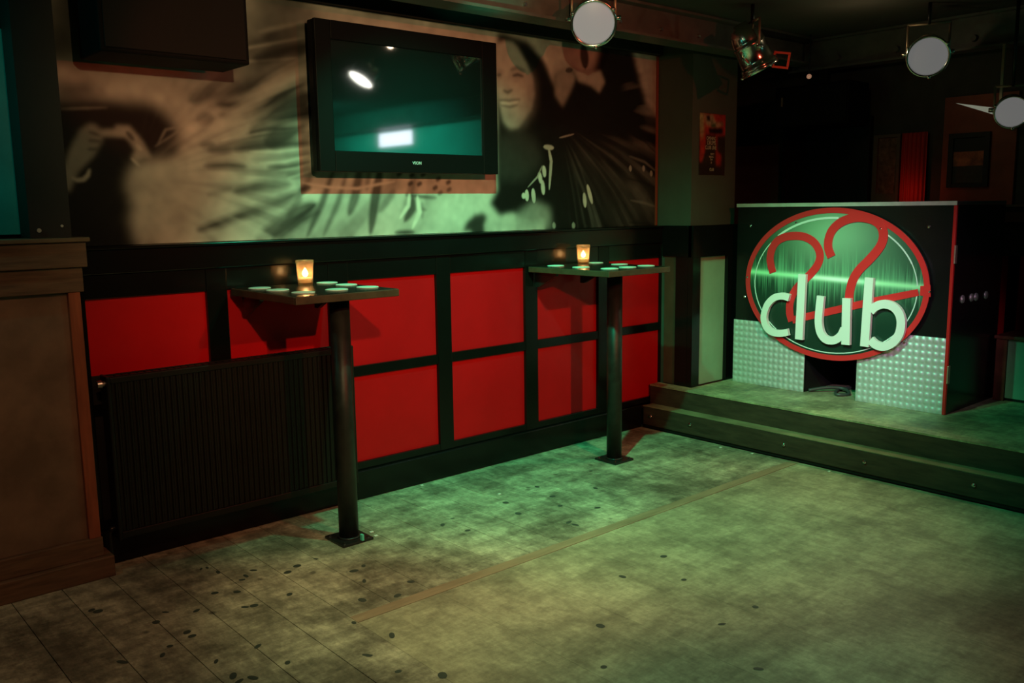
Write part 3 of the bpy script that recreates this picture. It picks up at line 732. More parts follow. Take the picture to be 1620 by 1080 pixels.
bm = bmesh.new(); cyl(bm, (1.078, 3.705, 0.772), (1.066, 3.705, 0.772), 0.011); cyl(bm, (1.066, 3.705, 0.772), (1.050, 3.705, 0.772), 0.017, 0.014)
link('valve', bm, ALU, rad, smooth=False)
bm = bmesh.new(); tube(bm, smoothpts([(1.078, 3.72, 0.17), (1.060, 3.72, 0.165), (1.055, 3.72, 0.13), (1.055, 3.72, 0.001)], 4), 0.009)
link('pipe', bm, BLACK2, rad, smooth=True)
for a in (1.3, 1.95):
    box('bracket', a, a + 0.03, 3.758, 3.785, 0.2, 0.75, BLACK2, rad)

# ---------------------------------------------------------------- standing tables, coasters, candles
TT = mat('dark table laminate', (0.022, 0.016, 0.011), 0.22, noise=0.2, nscale=12, bump=0.05)
TE = mat('worn table edge', (0.07, 0.045, 0.025), 0.45, noise=0.3, nscale=20)
def table(px, py, x0, x1, y0, y1, label):
    r = empty('standing_table', (px, py, 0.0), label, 'table', 'standing tables along the wall')
    bm = bmesh.new(); bx(bm, x0 + 0.004, x1 - 0.004, y0 + 0.004, y1, 1.098, 1.110, 0.001); link('tabletop', bm, TT, r)
    bm = bmesh.new()
    bx(bm, x0, x1, y0, y0 + 0.012, 1.078, 1.109, 0.003); bx(bm, x0, x0 + 0.012, y0 + 0.012, y1, 1.078, 1.109, 0.003)
    bx(bm, x1 - 0.012, x1, y0 + 0.012, y1, 1.078, 1.109, 0.003); bx(bm, x0 + 0.012, x1 - 0.012, y0 + 0.012, y1, 1.080, 1.0975)
    link('edging', bm, TE, r)
    box('top_plate', px - 0.09, px + 0.09, py - 0.09, py + 0.09, 1.069, 1.0795, BLACK2, r, bev=0.002)
    bm = bmesh.new(); cyl(bm, (px, py, 0.012), (px, py, 1.069), 0.043, seg=32)
    link('post', bm, mat('scuffed black post', (0.012, 0.014, 0.012), 0.45, noise=0.5, nscale=25, bump=0.15), r, smooth=True)
    bm = bmesh.new(); cyl(bm, (px, py, 0.012), (px, py, 0.020), 0.052, 0.045, seg=32); link('weld_collar', bm, BLACK2, r, smooth=True)
    bp_ = box('base_plate', px - 0.076, px + 0.076, py - 0.081, py + 0.081, 0.001, 0.0125, BLACK2, r, bev=0.002)
    for sx_ in (-1, 1):
        for sy_ in (-1, 1):
            bm = bmesh.new(); cyl(bm, (px + sx_ * 0.06, py + sy_ * 0.062, 0.0125), (px + sx_ * 0.06, py + sy_ * 0.062, 0.018), 0.008, 0.006, 6)
            link('bolt', bm, BLACK2, bp_)
    for q in ((x0 + 0.05), (x1 - 0.08)):
        bm = bmesh.new()
        vs = [(q, y1, 1.078), (q, y1, 0.99), (q, y1 - 0.03, 0.99), (q, y1 - 0.17, 1.06), (q, y1 - 0.18, 1.078)]
        a = [bm.verts.new(v) for v in vs]; b_ = [bm.verts.new((v[0] + 0.02, v[1], v[2])) for v in vs]
        bm.faces.new(a); bm.faces.new(b_[::-1])
        for i in range(5): bm.faces.new((a[i], b_[i], b_[(i + 1) % 5], a[(i + 1) % 5]))
        link('wall_bracket', bm, BLACK2, r)
    return r
t1 = table(1.943, 3.340, 1.655, 2.140, 3.175, 3.770, 'black standing table at the radiator, the radiator table, fixed to the wall')
t2 = table(3.712, 3.370, 3.425, 3.925, 3.150, 3.770, 'black standing table nearest the steps, the stage table, fixed to the wall')
bm = bmesh.new(); bx(bm, 1.955, 1.966, 3.250, 3.268, 0.0127, 0.04, 0.001)
link('paint_chip', bm, mat('teal chipped paint', (0.10, 0.55, 0.42), 0.5), t1)

bm = bmesh.new(); lathe(bm, [(0.0, 0.0), (0.047, 0.0), (0.048, 0.001), (0.048, 0.0025), (0.047, 0.0035), (0.0, 0.0035)], 28)
c0 = link('coaster', bm, COAST, None, smooth=False, local=True)
spots1 = [((1.735, 3.655), 'back corner nearest the counter'), ((1.745, 3.505), 'middle of the side over the radiator'), ((1.765, 3.318), 'front corner beside the radiator'), ((1.925, 3.325), 'middle of the front edge'),
          ((2.077, 3.672), 'back corner by the wall'), ((2.080, 3.505), 'middle of the side facing the stage'), ((2.077, 3.325), 'front corner facing the stage')]
spots2 = [((3.55, 3.675), 'back corner furthest from the stage'), ((3.545, 3.470), 'middle of the side away from the stage'), ((3.875, 3.675), 'back corner by the wall'), ((3.862, 3.470), 'middle of the side facing the stage'), ((3.560, 3.270), 'front corner away from the stage'),
          ((3.705, 3.270), 'middle of the front edge'), ((3.858, 3.268), 'front corner facing the stage')]
first = True
for sp, tn, g in ((spots1, 'radiator table', 'coasters on the near table'), (spots2, 'stage table', 'coasters on the far table')):
    for (xy, where) in sp:
        o = c0 if first else c0.copy()
        if not first: COL.objects.link(o)
        first = False
        o.location = (xy[0], xy[1], 1.1105)
        o.rotation_euler = (0, 0, random.uniform(0, 6))
        tag(o, 'pale coaster at the %s, %s' % (where, tn), 'coaster', g)

FL = mat('candle flame', (1, 0.8, 0.5), 0.5, emit=(1.0, 0.62, 0.28), estr=30.0)
JAR = bpy.data.materials.new('amber lit ribbed glass'); JAR.use_nodes = True
_n = JAR.node_tree.nodes; _l = JAR.node_tree.links; _n.clear()
_o = _n.new('ShaderNodeOutputMaterial'); _tr = _n.new('ShaderNodeBsdfTransparent'); _tl = _n.new('ShaderNodeBsdfTranslucent')
_gl = _n.new('ShaderNodeBsdfGlossy'); _m1 = _n.new('ShaderNodeMixShader'); _m2 = _n.new('ShaderNodeMixShader')
_tr.inputs[0].default_value = (1.0, 0.93, 0.82, 1); _tl.inputs[0].default_value = (0.85, 0.55, 0.32, 1)
_gl.inputs['Roughness'].default_value = 0.08; _m1.inputs[0].default_value = 0.34; _m2.inputs[0].default_value = 0.08
_l.new(_tr.outputs[0], _m1.inputs[1]); _l.new(_tl.outputs[0], _m1.inputs[2]); _l.new(_m1.outputs[0], _m2.inputs[1]); _l.new(_gl.outputs[0], _m2.inputs[2]); _l.new(_m2.outputs[0], _o.inputs[0])
WAX = mat('glowing candle wax', (0.85, 0.75, 0.6), 0.5, emit=(1.0, 0.45, 0.14), estr=0.55)
def candle():
    r = empty('candle_jar', (0, 0, 0))
    bm = bmesh.new()
    lathe(bm, [(0.0, 0.0), (0.030, 0.0), (0.033, 0.004), (0.0385, 0.085), (0.0385, 0.090), (0.041, 0.096), (0.041, 0.110), (0.038, 0.112), (0.036, 0.110), (0.036, 0.092), (0.0355, 0.085), (0.0305, 0.010), (0.0, 0.008)], 32)
    link('glass_jar', bm, JAR, r, smooth=True)
    bm = bmesh.new(); lathe(bm, [(0.0, 0.0090), (0.026, 0.0095), (0.0275, 0.030), (0.024, 0.032), (0.0, 0.031)], 24)
    wx_ = link('wax', bm, WAX, r, smooth=True)
    bm = bmesh.new(); cyl(bm, (0, 0, 0.031), (0, 0, 0.042), 0.0012, seg=6); link('wick', bm, BLACK, wx_)
    bm = bmesh.new(); lathe(bm, [(0.0, 0.034), (0.009, 0.039), (0.014, 0.049), (0.012, 0.058), (0.006, 0.068), (0.0, 0.078)], 16)
    link('flame', bm, FL, r, smooth=True)
    return r
cj = candle(); cj.location = (1.965, 3.668, 1.1108)
tag(cj, 'lit candle in a glass jar on the table beside the radiator', 'candle', 'candle jars on the standing tables')
cj2 = copy_tree(cj); cj2.location = (3.790, 3.690, 1.1108)
tag(cj2, 'lit candle in a glass jar on the table nearest the stage', 'candle')

# ---------------------------------------------------------------- booth
bo = empty('dj_booth', (5.3, 2.76, 0.272), 'large black booth on the stage with dimpled steel plates and pale top edge', 'booth')
GB = mat('booth black laminate', (0.008, 0.009, 0.008), 0.22, noise=0.2, nscale=5)
box('front_panel', 4.992, 5.010, 2.083, 3.455, 0.692, 1.425, GB, bo)
box('front_panel', 4.992, 5.010, 2.083, 2.591, 0.273, 0.691, GB, bo)
box('front_panel', 4.992, 5.010, 2.938, 3.455, 0.273, 0.691, GB, bo)
box('side_panel', 4.998, 5.655, 2.068, 2.082, 0.273, 1.425, GB, bo)
box('side_panel', 5.011, 5.655, 3.436, 3.455, 0.273, 1.425, GB, bo)
box('divider', 5.011, 5.60, 2.57, 2.59, 0.273, 1.10, BLACK, bo)
box('divider', 5.011, 5.60, 2.939, 2.959, 0.273, 1.10, BLACK, bo)
box('back_shelf', 5.60, 5.62, 2.083, 3.435, 0.273, 1.20, BLACK, bo)
box('booth_top', 4.984, 5.655, 2.066, 3.457, 1.426, 1.444, mat('booth top grey', (0.05, 0.05, 0.045), 0.4), bo, bev=0.002)
TRIM = mat('pale metal edge', (0.72, 0.76, 0.66), 0.35, metal=0.3, noise=0.15, nscale=9)
box('top_edge', 4.978, 4.9835, 2.066, 3.457, 1.424, 1.446, TRIM, bo)
box('corner_trim', 4.979, 4.9975, 2.066, 2.082, 0.274, 1.423, mat('red edge strip', (0.55, 0.02, 0.015), 0.35), bo, bev=0.002)
for z_ in (1.16, 0.50):
    box('hinge', 4.975, 5.002, 2.058, 2.0655, z_ - 0.05, z_ + 0.05, mat('brass hinge', (0.5, 0.42, 0.28), 0.4, metal=0.8), bo, bev=0.002)
def dimple_plate(y0, y1, z0, z1, ny, nz):
    bm = bmesh.new(); R = 6
    H = lambda u: 1 if u else 0
    gy = ny * R; gz = nz * R; V = []
    for j in range(gz + 1):
        row = []
        for i in range(gy + 1):
            fy = (i % R) / R * 2 - 1; fz = (j % R) / R * 2 - 1
            rr = math.hypot(fy, fz)
            h = 0.006 * max(0, math.cos(min(rr, 1) * math.pi / 2)) if rr < 1 else 0
            row.append(bm.verts.new((4.984 - h, y0 + (y1 - y0) * i / gy, z0 + (z1 - z0) * j / gz)))
        V.append(row)
    for j in range(gz):
        for i in range(gy):
            bm.faces.new((V[j][i], V[j][i + 1], V[j + 1][i + 1], V[j + 1][i]))
    bmesh.ops.recalc_face_normals(bm, faces=bm.faces)
    if bm.faces[0].normal.x > 0: bmesh.ops.reverse_faces(bm, faces=bm.faces)
    bx(bm, 4.9845, 4.9915, y0, y1, z0, z1)
    return bm
link('kick_plate', dimple_plate(2.937, 3.462, 0.273, 0.690, 14, 11), DIMPLE, bo, smooth=True)
link('kick_plate', dimple_plate(2.084, 2.592, 0.273, 0.700, 14, 11), DIMPLE, bo, smooth=True)
for y_, z_ in ((3.358, 1.305), (2.214, 1.308), (3.385, 0.845), (2.40, 0.735)):
    bm = bmesh.new(); cyl(bm, (4.9915, y_, z_), (4.984, y_, z_), 0.011, 0.008, 14); link('screw', bm, CHROME, bo, smooth=True)
for x_ in (5.126, 5.245, 5.306, 5.445):
    bm = bmesh.new(); cyl(bm, (x_, 2.0675, 0.907), (x_, 2.062, 0.907), 0.024, 0.021, 20)
    cyl(bm, (x_, 2.062, 0.907), (x_, 2.060, 0.907), 0.014, 0.014, 16)
    link('socket', bm, mat('dull silver socket', (0.45, 0.47, 0.4), 0.4, metal=0.6), bo)

# --- oval club sign (things in wall coordinates y, z)
sg = empty('club_sign', (4.96, 2.767, 0.960), 'oval green and red 22 club sign mounted on the booth front', 'sign')
CY, CZ, RA, RB = 2.767, 0.960, 0.592, 0.457
def oval(ra, rb, n=96): return [(CY + ra * math.cos(2 * math.pi * i / n), CZ + rb * math.sin(2 * math.pi * i / n)) for i in range(n)]
SX = 4.958
bm = bmesh.new()
a = [bm.verts.new((SX + 0.002, p[0], p[1])) for p in oval(RA - 0.002, RB - 0.002)]; b_ = [bm.verts.new((4.9765, p[0], p[1])) for p in oval(RA - 0.002, RB - 0.002)]
bm.faces.new(a); bm.faces.new(b_[::-1])
for i in range(96): bm.faces.new((a[i], a[(i + 1) % 96], b_[(i + 1) % 96], b_[i]))
bmesh.ops.recalc_face_normals(bm, faces=bm.faces)
link('backing_board', bm, BLACK, sg)
SR = mat('sign red vinyl', (0.75, 0.03, 0.03), 0.35)
bm = bmesh.new(); ribbon(bm, oval(RA - 0.016, RB - 0.016), 0.032, SX - 0.003, SX + 0.0015, closed=True); link('red_rim', bm, SR, sg)
G = Print(CY - RA, CY + RA, CZ - RB, CZ + RB, 0.0042)
G.fill((0.010, 0.05, 0.028))
uu = (G.U - CY) / RA; vv = (G.V - CZ) / RB      # uu + = left in the picture
glow = np.exp(-((uu + 0.02) ** 2 / 0.30 + (vv - 0.72) ** 2 / 0.28))
G.mix(glow * 0.95, (0.27, 0.52, 0.30))
glow = np.exp(-((uu + 0.55) ** 2 / 0.12 + (vv - 0.15) ** 2 / 0.16)); G.mix(glow * 0.5, (0.11, 0.27, 0.15))
low = np.clip((-vv - 0.05) / 0.5, 0, 1); G.mix(low * 0.7, (0.008, 0.035, 0.022))
line = CZ + 0.035 - 0.02 * (-uu)                # the glowing horizon
rg = np.random.RandomState(4)
hb = rg.rand(G.nu); hb = 0.10 + 0.90 * hb ** 1.4
hb2 = np.convolve(np.pad(rg.rand(G.nu), 9, mode='edge'), np.ones(19) / 19, 'valid')
hh = (0.03 + 0.30 * hb * np.clip(hb2 * 1.1, 0, 1)) * (1 - 0.25 * uu[0] ** 2)
dz = np.abs(G.V - line)
bars = np.clip(1 - dz / hh[None, :], 0, 1) ** 1.1 * (0.35 + 0.65 * hb[None, :])
G.mix(bars * 0.62, (0.26, 0.72, 0.36))
G.mix(np.exp(-(dz / 0.016) ** 2) * 0.9, (0.45, 0.95, 0.50))
G.mix(np.exp(-(dz / 0.012) ** 2) * np.exp(-((uu + 0.05) ** 2) / 0.10), (0.95, 1.0, 0.9))
inside = lambda u, v: ((u - CY) / (RA - 0.02)) ** 2 + ((v - CZ) / (RB - 0.02)) ** 2 < 1
G.build('printed_face', lambda u, v: (np.full_like(u, SX), u, v), print_mat('sign print', 0.28, 0.5), sg, keep=inside)
WH = mat('sign white vinyl', (0.72, 0.86, 0.74), 0.35)
# thin inner ring, in three pieces
IR = (RA * 0.885, RB * 0.885)
def arc(a0, a1, n=40): return [(CY + IR[0] * math.cos(math.radians(a0 + (a1 - a0) * i / n)), CZ - 0.008 + IR[1] * math.sin(math.radians(a0 + (a1 - a0) * i / n))) for i in range(n + 1)]
for a0, a1, w in ((86, 134, 0.013), (142, 357, 0.0055), (22, 53, 0.008), (4, 22, 0.0055)):
    # angles run from picture right (y small) -> so mirror
    pts = [(2 * CY - p[0], p[1]) for p in arc(a0, a1)]
    bm = bmesh.new(); ribbon(bm, [(p[0], p[1]) for p in pts], w, SX - 0.0022, SX - 0.0004); link('inner_ring', bm, WH, sg)
n1 = [(3.160, 1.014), (3.176, 1.060), (3.183, 1.109), (3.170, 1.165), (3.138, 1.210), (3.083, 1.238), (3.016, 1.247), (2.950, 1.242), (2.890, 1.215), (2.854, 1.173), (2.840, 1.126), (2.855, 1.073), (2.894, 1.023), (2.945, 0.972), (2.992, 0.921), (3.020, 0.870), (3.033, 0.819), (3.031, 0.764), (3.015, 0.718)]
bm = bmesh.new(); ribbon(bm, smoothpts(n1, 5), 0.049, SX - 0.0045, SX - 0.0005); link('numeral', bm, SR, sg)
n2 = [(3.012, 0.725), (2.884, 0.764), (2.679, 0.824), (2.476, 0.884), (2.324, 0.924), (2.237, 0.947)]
bm = bmesh.new(); ribbon(bm, n2, [0.046, 0.044, 0.043, 0.042, 0.040, 0.038], SX - 0.0040, SX - 0.0005)
ribbon(bm, [(2.227, 0.957), (2.198, 0.957), (2.170, 0.959)], [0.052, 0.058, 0.066], SX - 0.0040, SX - 0.0005); link('underline', bm, SR, sg)
n3 = [(2.765, 1.126), (2.787, 1.175), (2.789, 1.222), (2.772, 1.274), (2.735, 1.316), (2.681, 1.345), (2.616, 1.359), (2.552, 1.355), (2.499, 1.337), (2.464, 1.303), (2.451, 1.256), (2.461, 1.208), (2.490, 1.163), (2.535, 1.111), (2.586, 1.058), (2.619, 1.005), (2.635, 0.952), (2.641, 0.905), (2.641, 0.864)]
bm = bmesh.new(); ribbon(bm, smoothpts(n3, 5), 0.052, SX - 0.0065, SX - 0.0005); link('numeral', bm, SR, sg)
LW = mat('raised white letter', (0.82, 0.84, 0.74), 0.45)
LX0, LX1 = SX - 0.030, SX - 0.007
def letter(name, parts):
    bm = bmesh.new()
    for k, (pts, w) in enumerate(parts): ribbon(bm, pts, w, LX0 - 0.0004 * k, LX1)
    return link(name, bm, LW, sg)
letter('letter_c', [(smoothpts([(3.025, 0.865), (3.070, 0.873), (3.125, 0.861), (3.171, 0.821), (3.195, 0.768), (3.201, 0.717), (3.181, 0.668), (3.139, 0.640), (3.080, 0.637), (3.024, 0.651)], 5), 0.043)])
letter('letter_l', [([(2.940, 1.016), (2.947, 0.612)], 0.052)])
letter('letter_u', [(smoothpts([(2.812, 0.890), (2.819, 0.787), (2.819, 0.723), (2.803, 0.665), (2.767, 0.631), (2.716, 0.631), (2.674, 0.661), (2.652, 0.706)], 5), 0.048), ([(2.645, 0.888), (2.639, 0.612)], 0.052)])
letter('letter_b', [([(2.512, 1.016), (2.522, 0.614)], 0.052), (smoothpts([(2.495, 0.823), (2.464, 0.854), (2.418, 0.870), (2.367, 0.861), (2.329, 0.826), (2.313, 0.773), (2.321, 0.707), (2.356, 0.655), (2.406, 0.627), (2.454, 0.632), (2.489, 0.657)], 5), 0.049)])
for q in [(3.007, 1.327), (2.468, 1.296), (2.174, 0.955), (3.345, 0.977), (2.299, 0.667)]:
    bm = bmesh.new(); cyl(bm, (SX - 0.001, q[0], q[1]), (SX - 0.009, q[0], q[1]), 0.007, 0.005, 12)
    link('screw', bm, CHROME, sg, smooth=True)
# cables lying in the booth's foot opening
bm = bmesh.new(); tube(bm, smoothpts([(5.02, 2.92, 0.283), (5.10, 2.84, 0.300), (5.16, 2.76, 0.295), (5.09, 2.69, 0.283), (5.03, 2.74, 0.283), (5.2, 2.8, 0.283), (5.4, 2.7, 0.283)], 6), 0.010, 8)
cb = link('cable', bm, mat('dark cable rubber', (0.05, 0.06, 0.05), 0.4), None, smooth=True)
tag(cb, 'dark looped cable on the stage inside the booth opening', 'cable')

# ---------------------------------------------------------------- low cabinet right of the booth
lc = empty('low_cabinet', (5.75, 1.5, 0.272), 'low reddish wooden cabinet with pale green front at the stage rear', 'cabinet')
CW = mat('reddish cabinet wood', (0.20, 0.055, 0.03), 0.45, noise=0.3, nscale=10)
box('side_frame', 5.585, 5.96, 1.985, 2.045, 0.273, 0.640, CW, lc, bev=0.002)
box('side_frame', 5.585, 5.96, 1.00, 1.055, 0.273, 0.640, CW, lc, bev=0.002)
box('cabinet_top', 5.575, 5.965, 0.99, 2.055, 0.641, 0.660, CW, lc, bev=0.003)
box('front_board', 5.60, 5.62, 1.056, 1.984, 0.290, 0.640, mat('pale green board', (0.35, 0.42, 0.33), 0.5, noise=0.08), lc)
box('toe_board', 5.61, 5.63, 1.056, 1.984, 0.273, 0.289, BLACK, lc)

# ---------------------------------------------------------------- poster
PP = Print(4.703, 4.975, 1.632, 2.017, 0.0035)
PP.fill((0.03, 0.022, 0.012))
def pu(x, y): return (4.703 + 0.272 * (x - 50) / 410.0, 2.017 - 0.385 * (y - 55) / 965.0)
def pq(pts): return [pu(*p) for p in pts]
PP.poly(pq([(50, 55), (470, 55), (470, 380), (330, 400), (330, 640), (400, 700), (390, 960), (320, 940), (310, 380), (150, 380), (140, 640), (90, 820), (60, 820)]), (0.36, 0.035, 0.018), 0.008)
PP.poly(pq([(50, 55), (130, 60), (120, 150), (110, 400), (80, 480), (50, 300)]), (0.30, 0.30, 0.13), 0.012)
PP.poly(pq([(120, 90), (250, 80), (310, 200), (400, 180), (430, 210), (340, 270), (250, 260), (160, 240)]), (0.34, 0.30, 0.16), 0.010)
PP.poly(pq([(150, 90), (210, 90), (215, 170), (165, 170)]), (0.02, 0.015, 0.01), 0.006)
PP.poly(pq([(190, 280), (420, 260), (420, 370), (200, 380)]), (0.012, 0.01, 0.008), 0.008)
PP.poly(pq([(230, 230), (300, 200), (300, 260), (240, 270)]), (0.03, 0.10, 0.03), 0.006)
PP.poly(pq([(50, 850), (420, 860), (420, 1020), (50, 1020)]), (0.02, 0.015, 0.01), 0.012)
PP.mottle(0.12, 0.006, 0.006, 2)
po = empty('poster', (4.84, 3.552, 1.82), 'narrow red and black event poster pinned to the grey pier', 'poster')
PP.build('printed_sheet', lambda u, v: (u, np.full_like(u, 3.5565), v), print_mat('poster print', 0.4), po)
PT = mat('poster lettering', (0.50, 0.52, 0.34), 0.5)
for s_, sz, x_, y_ in (('OPENING', 0.031, 235, 445), ('DRUMS', 0.038, 240, 515), ('CLUB LINE', 0.034, 230, 590), ('PARTY', 0.018, 255, 690), ('VRIJDAG', 0.018, 240, 735), ('23:00', 0.016, 240, 775), ('22', 0.016, 240, 825), ('CLUB', 0.026, 250, 935)):
    u_, v_ = pu(x_, y_)
    t_ = text('lettering', s_, sz, (u_, 3.5555, v_), (math.pi / 2, 0, 0), PT, po, ext=0.0003)
    t_.scale = (0.72, 1, 1)

# ---------------------------------------------------------------- loudspeakers
def speaker(loc, w, d, h, rz, rx, label, hang=None):
    r = empty('loudspeaker', loc, label, 'loudspeaker')
    r.rotation_euler = (rx, 0, rz)
    SB = mat('speaker black', (0.002, 0.002, 0.002), 0.7, spec=0.15)
    bm = bmesh.new(); bx(bm, -w / 2, w / 2, -d / 2, d / 2, 0, h, 0.008); link('cabinet', bm, SB, r, local=True)
    bm = bmesh.new(); bx(bm, -w / 2 + 0.015, w / 2 - 0.015, -d / 2 - 0.008, -d / 2 - 0.0005, 0.015, h - 0.015, 0.003); link('grille', bm, mat('speaker grille', (0.003, 0.003, 0.003), 0.6, spec=0.2, noise=0.4, nscale=200), r, local=True)
    return r
s1 = speaker((1.375, 3.595, 2.022), 0.57, 0.25, 0.36, 0.0, 0.0, 'large black loudspeaker hanging beside the television above the mural')
bm = bmesh.new(); bx(bm, -0.03, 0.03, -0.03, 0.03, 0.361, 0.516); link('ceiling_mount', bm, BLACK2, s1, local=True)
s2 = speaker((5.66, 3.28, 1.955), 0.54, 0.26, 0.27, -math.pi / 2, 0.0, 'small dark loudspeaker hanging from the ceiling behind the booth')
bm = bmesh.new(); bx(bm, -0.03, 0.03, 0.02, 0.06, 0.271, 0.376); link('ceiling_mount', bm, BLACK2, s2, local=True)
bm = bmesh.new(); bx(bm, -0.215, -0.205, -0.142, -0.1385, 0.14, 0.20); link('badge', bm, mat('dull badge', (0.22, 0.18, 0.1), 0.4), s2, local=True)

# ---------------------------------------------------------------- framed things on the far wall
nb = empty('notice_board', (6.0, 2.97, 1.55), 'tall brown framed notice board on the far wall behind the booth', 'notice board')
NB = mat('notice frame', (0.13, 0.10, 0.06), 0.5)
bm = bmesh.new()
bx(bm, 5.99, 6.018, 2.88, 2.90, 1.43, 1.895); bx(bm, 5.99, 6.018, 3.035, 3.065, 1.43, 1.895); bx(bm, 5.99, 6.018, 2.901, 3.034, 1.43, 1.50); bx(bm, 5.99, 6.018, 2.901, 3.034, 1.875, 1.895)
link('frame', bm, NB, nb)
box('sheet', 6.005, 6.018, 2.901, 3.034, 1.501, 1.874, mat('faded notice paper', (0.17, 0.10, 0.055), 0.7, noise=0.5, nscale=30), nb)
dr = empty('wall_drape', (6.0, 2.77, 1.45), 'red lit ribbed drape beside the notice board on the far wall', 'drape')
bm = bmesh.new(); n = 40
prev = None
for i in range(n + 1):
    y_ = 2.695 + 0.165 * i / n; x_ = 5.985 + 0.010 * math.sin(i * 0.9)
    c_ = (bm.verts.new((x_, y_, 1.43)), bm.verts.new((x_, y_, 1.895)))
    if prev: bm.faces.new((prev[0], c_[0], c_[1], prev[1]))
    prev = c_
link('cloth', bm, mat('red drape cloth', (0.45, 0.03, 0.02), 0.6), dr, smooth=True)
pf = empty('framed_picture', (6.0, 2.43, 1.53), 'dark framed picture with an orange strip on the far wall', 'picture')
bm = bmesh.new()
bx(bm, 5.972, 5.994, 2.305, 2.335, 1.53, 1.87); bx(bm, 5.972, 5.994, 2.525, 2.555, 1.53, 1.87); bx(bm, 5.972, 5.994, 2.336, 2.524, 1.53, 1.555); bx(bm, 5.972, 5.994, 2.336, 2.524, 1.84, 1.87)
link('frame', bm, BLACK, pf)
box('upper_image', 5.985, 5.994, 2.336, 2.524, 1.755, 1.839, BLACK, pf)
box('orange_strip', 5.985, 5.994, 2.336, 2.524, 1.665, 1.754, mat('orange print', (0.45, 0.12, 0.04), 0.5, noise=0.6, nscale=18), pf)
box('lower_image', 5.985, 5.994, 2.336, 2.524, 1.556, 1.664, mat('dark brown print', (0.05, 0.03, 0.018), 0.5, noise=0.3, nscale=25), pf)

# ---------------------------------------------------------------- stage lamps (PAR cans)
CAN = mat('polished can', (0.70, 0.72, 0.68), 0.16, metal=1.0, bump=0.05, nscale=8)
YK = mat('pale yoke steel', (0.40, 0.30, 0.20), 0.4, metal=0.6)
DLENS = mat('dark lens', (0.05, 0.05, 0.05), 0.1)
def par(loc, aim, label, group, R_, length, lit=None, top=2.538, frame=True, can=None, roll=0.0, beam_top=None):
    r = empty('stage_lamp', loc, label, 'lamp', group)
    d = (Vector(aim) - Vector(loc)).normalized()
    q = d.to_track_quat('Z', 'Y')
    M4 = q.to_matrix().to_4x4() @ Matrix.Rotation(roll, 4, 'Z')
    def lk(n, bm, m, s=True, par_=None):
        bmesh.ops.transform(bm, matrix=M4, verts=bm.verts)
        return link(n, bm, m, par_ or r, smooth=s, local=True)
    L_ = length
    bm = bmesh.new()
    lathe(bm, [(0.0, -L_), (R_ * .38, -L_), (R_ * .45, -L_ * .93), (R_ * .62, -L_ * .90), (R_ * .80, -L_ * .78), (R_ * .88, -L_ * .62), (R_ * .88, -L_ * .56), (R_ * .93, -L_ * .55), (R_ * .93, -L_ * .50), (R_ * .90, -L_ * .49), (R_ * .94, -L_ * .2), (R_ * .96, -0.03), (R_ * 1.04, -0.028), (R_ * 1.04, 0.0), (R_ * .95, 0.0), (R_ * .93, -0.02)], 40)
    lk('can', bm, can or CAN)
    bm = bmesh.new(); lathe(bm, [(R_ * 1.05, -0.012), (R_ * 1.08, -0.006), (R_ * 1.08, 0.008), (R_ * 1.0, 0.010), (R_ * .94, 0.004), (R_ * .94, -0.01)], 40, closed=True)
    rim_ = lk('front_rim', bm, can or CAN)
    if lit:
        bm = bmesh.new(); lathe(bm, [(0.0, 0.012), (R_ * .5, 0.009), (R_ * .95, -0.006)], 40)
        lk('lit_lens', bm, lit)
    else:
        bm = bmesh.new(); lathe(bm, [(0.0, -0.005), (R_ * .93, -0.012)], 40); lk('lens', bm, DLENS)
    for a in (0.6, 2.7, 4.8):
        bm = bmesh.new(); lathe(bm, [(0, 0), (0.010, 0.002), (0.011, 0.010), (0.006, 0.016), (0, 0.017)], 12)
        bmesh.ops.translate(bm, vec=(R_ * 1.08 * math.cos(a), R_ * 1.08 * math.sin(a), -0.004), verts=bm.verts)
        lk('clip', bm, CHROME, True, rim_)
    if frame and not lit:
        bm = bmesh.new(); f0, f1 = R_ * 1.0, R_ * 1.22
        for sx_ in (-1, 1):
            bx(bm, *(sorted((sx_ * f0 * .95, sx_ * f1 * .95))), -f1 * .95, f1 * .95, 0.014, 0.018)
            bx(bm, -f0 * .95, f0 * .95, *(sorted((sx_ * f0 * .95, sx_ * f1 * .95))), 0.014, 0.018)
        lk('gel_frame', bm, mat('black gel frame', (0.02, 0.02, 0.02), 0.4), False)
    # yoke in world orientation: from the can's sides up to the ceiling clamp
    side = d.cross(Vector((0, 0, 1))).normalized()
    pz = -d * L_ * .42
    hook = pz + Vector((0, 0, R_ * 1.55))
    bm = bmesh.new()
    for s_ in (-1, 1):
        p0 = pz + side * s_ * R_ * 1.02; p1 = p0 + Vector((0, 0, R_ * 1.5)); 
        tube(bm, [p0 - Vector((0, 0, 0.02)), p1 + side * s_ * 0.0], 0.007, 8)
    tube(bm, [pz - side * R_ * 1.05 + Vector((0, 0, R_ * 1.5)), pz + side * R_ * 1.05 + Vector((0, 0, R_ * 1.5))], 0.007, 8)
    yk_ = link('yoke', bm, YK, r, smooth=True, local=True)
    up = top - loc[2]
    if up > hook.z:
        bm = bmesh.new(); cyl(bm, hook + Vector((0, 0, -0.01)), Vector((hook.x, hook.y, up)), 0.010, seg=12); link('hanger', bm, BLACK2, r, smooth=True, local=True)
    for s_ in (-1, 1):
        bm = bmesh.new(); cyl(bm, pz + side * s_ * R_ * 1.0, pz + side * s_ * (R_ * 1.0 + 0.03), 0.014, 0.012, 12); link('yoke_knob', bm, CHROME, yk_, smooth=True, local=True)
    return r
LIT1 = mat('glowing lens', (0.1, 0.1, 0.1), 0.4, emit=(0.90, 0.88, 0.80), estr=0.26)
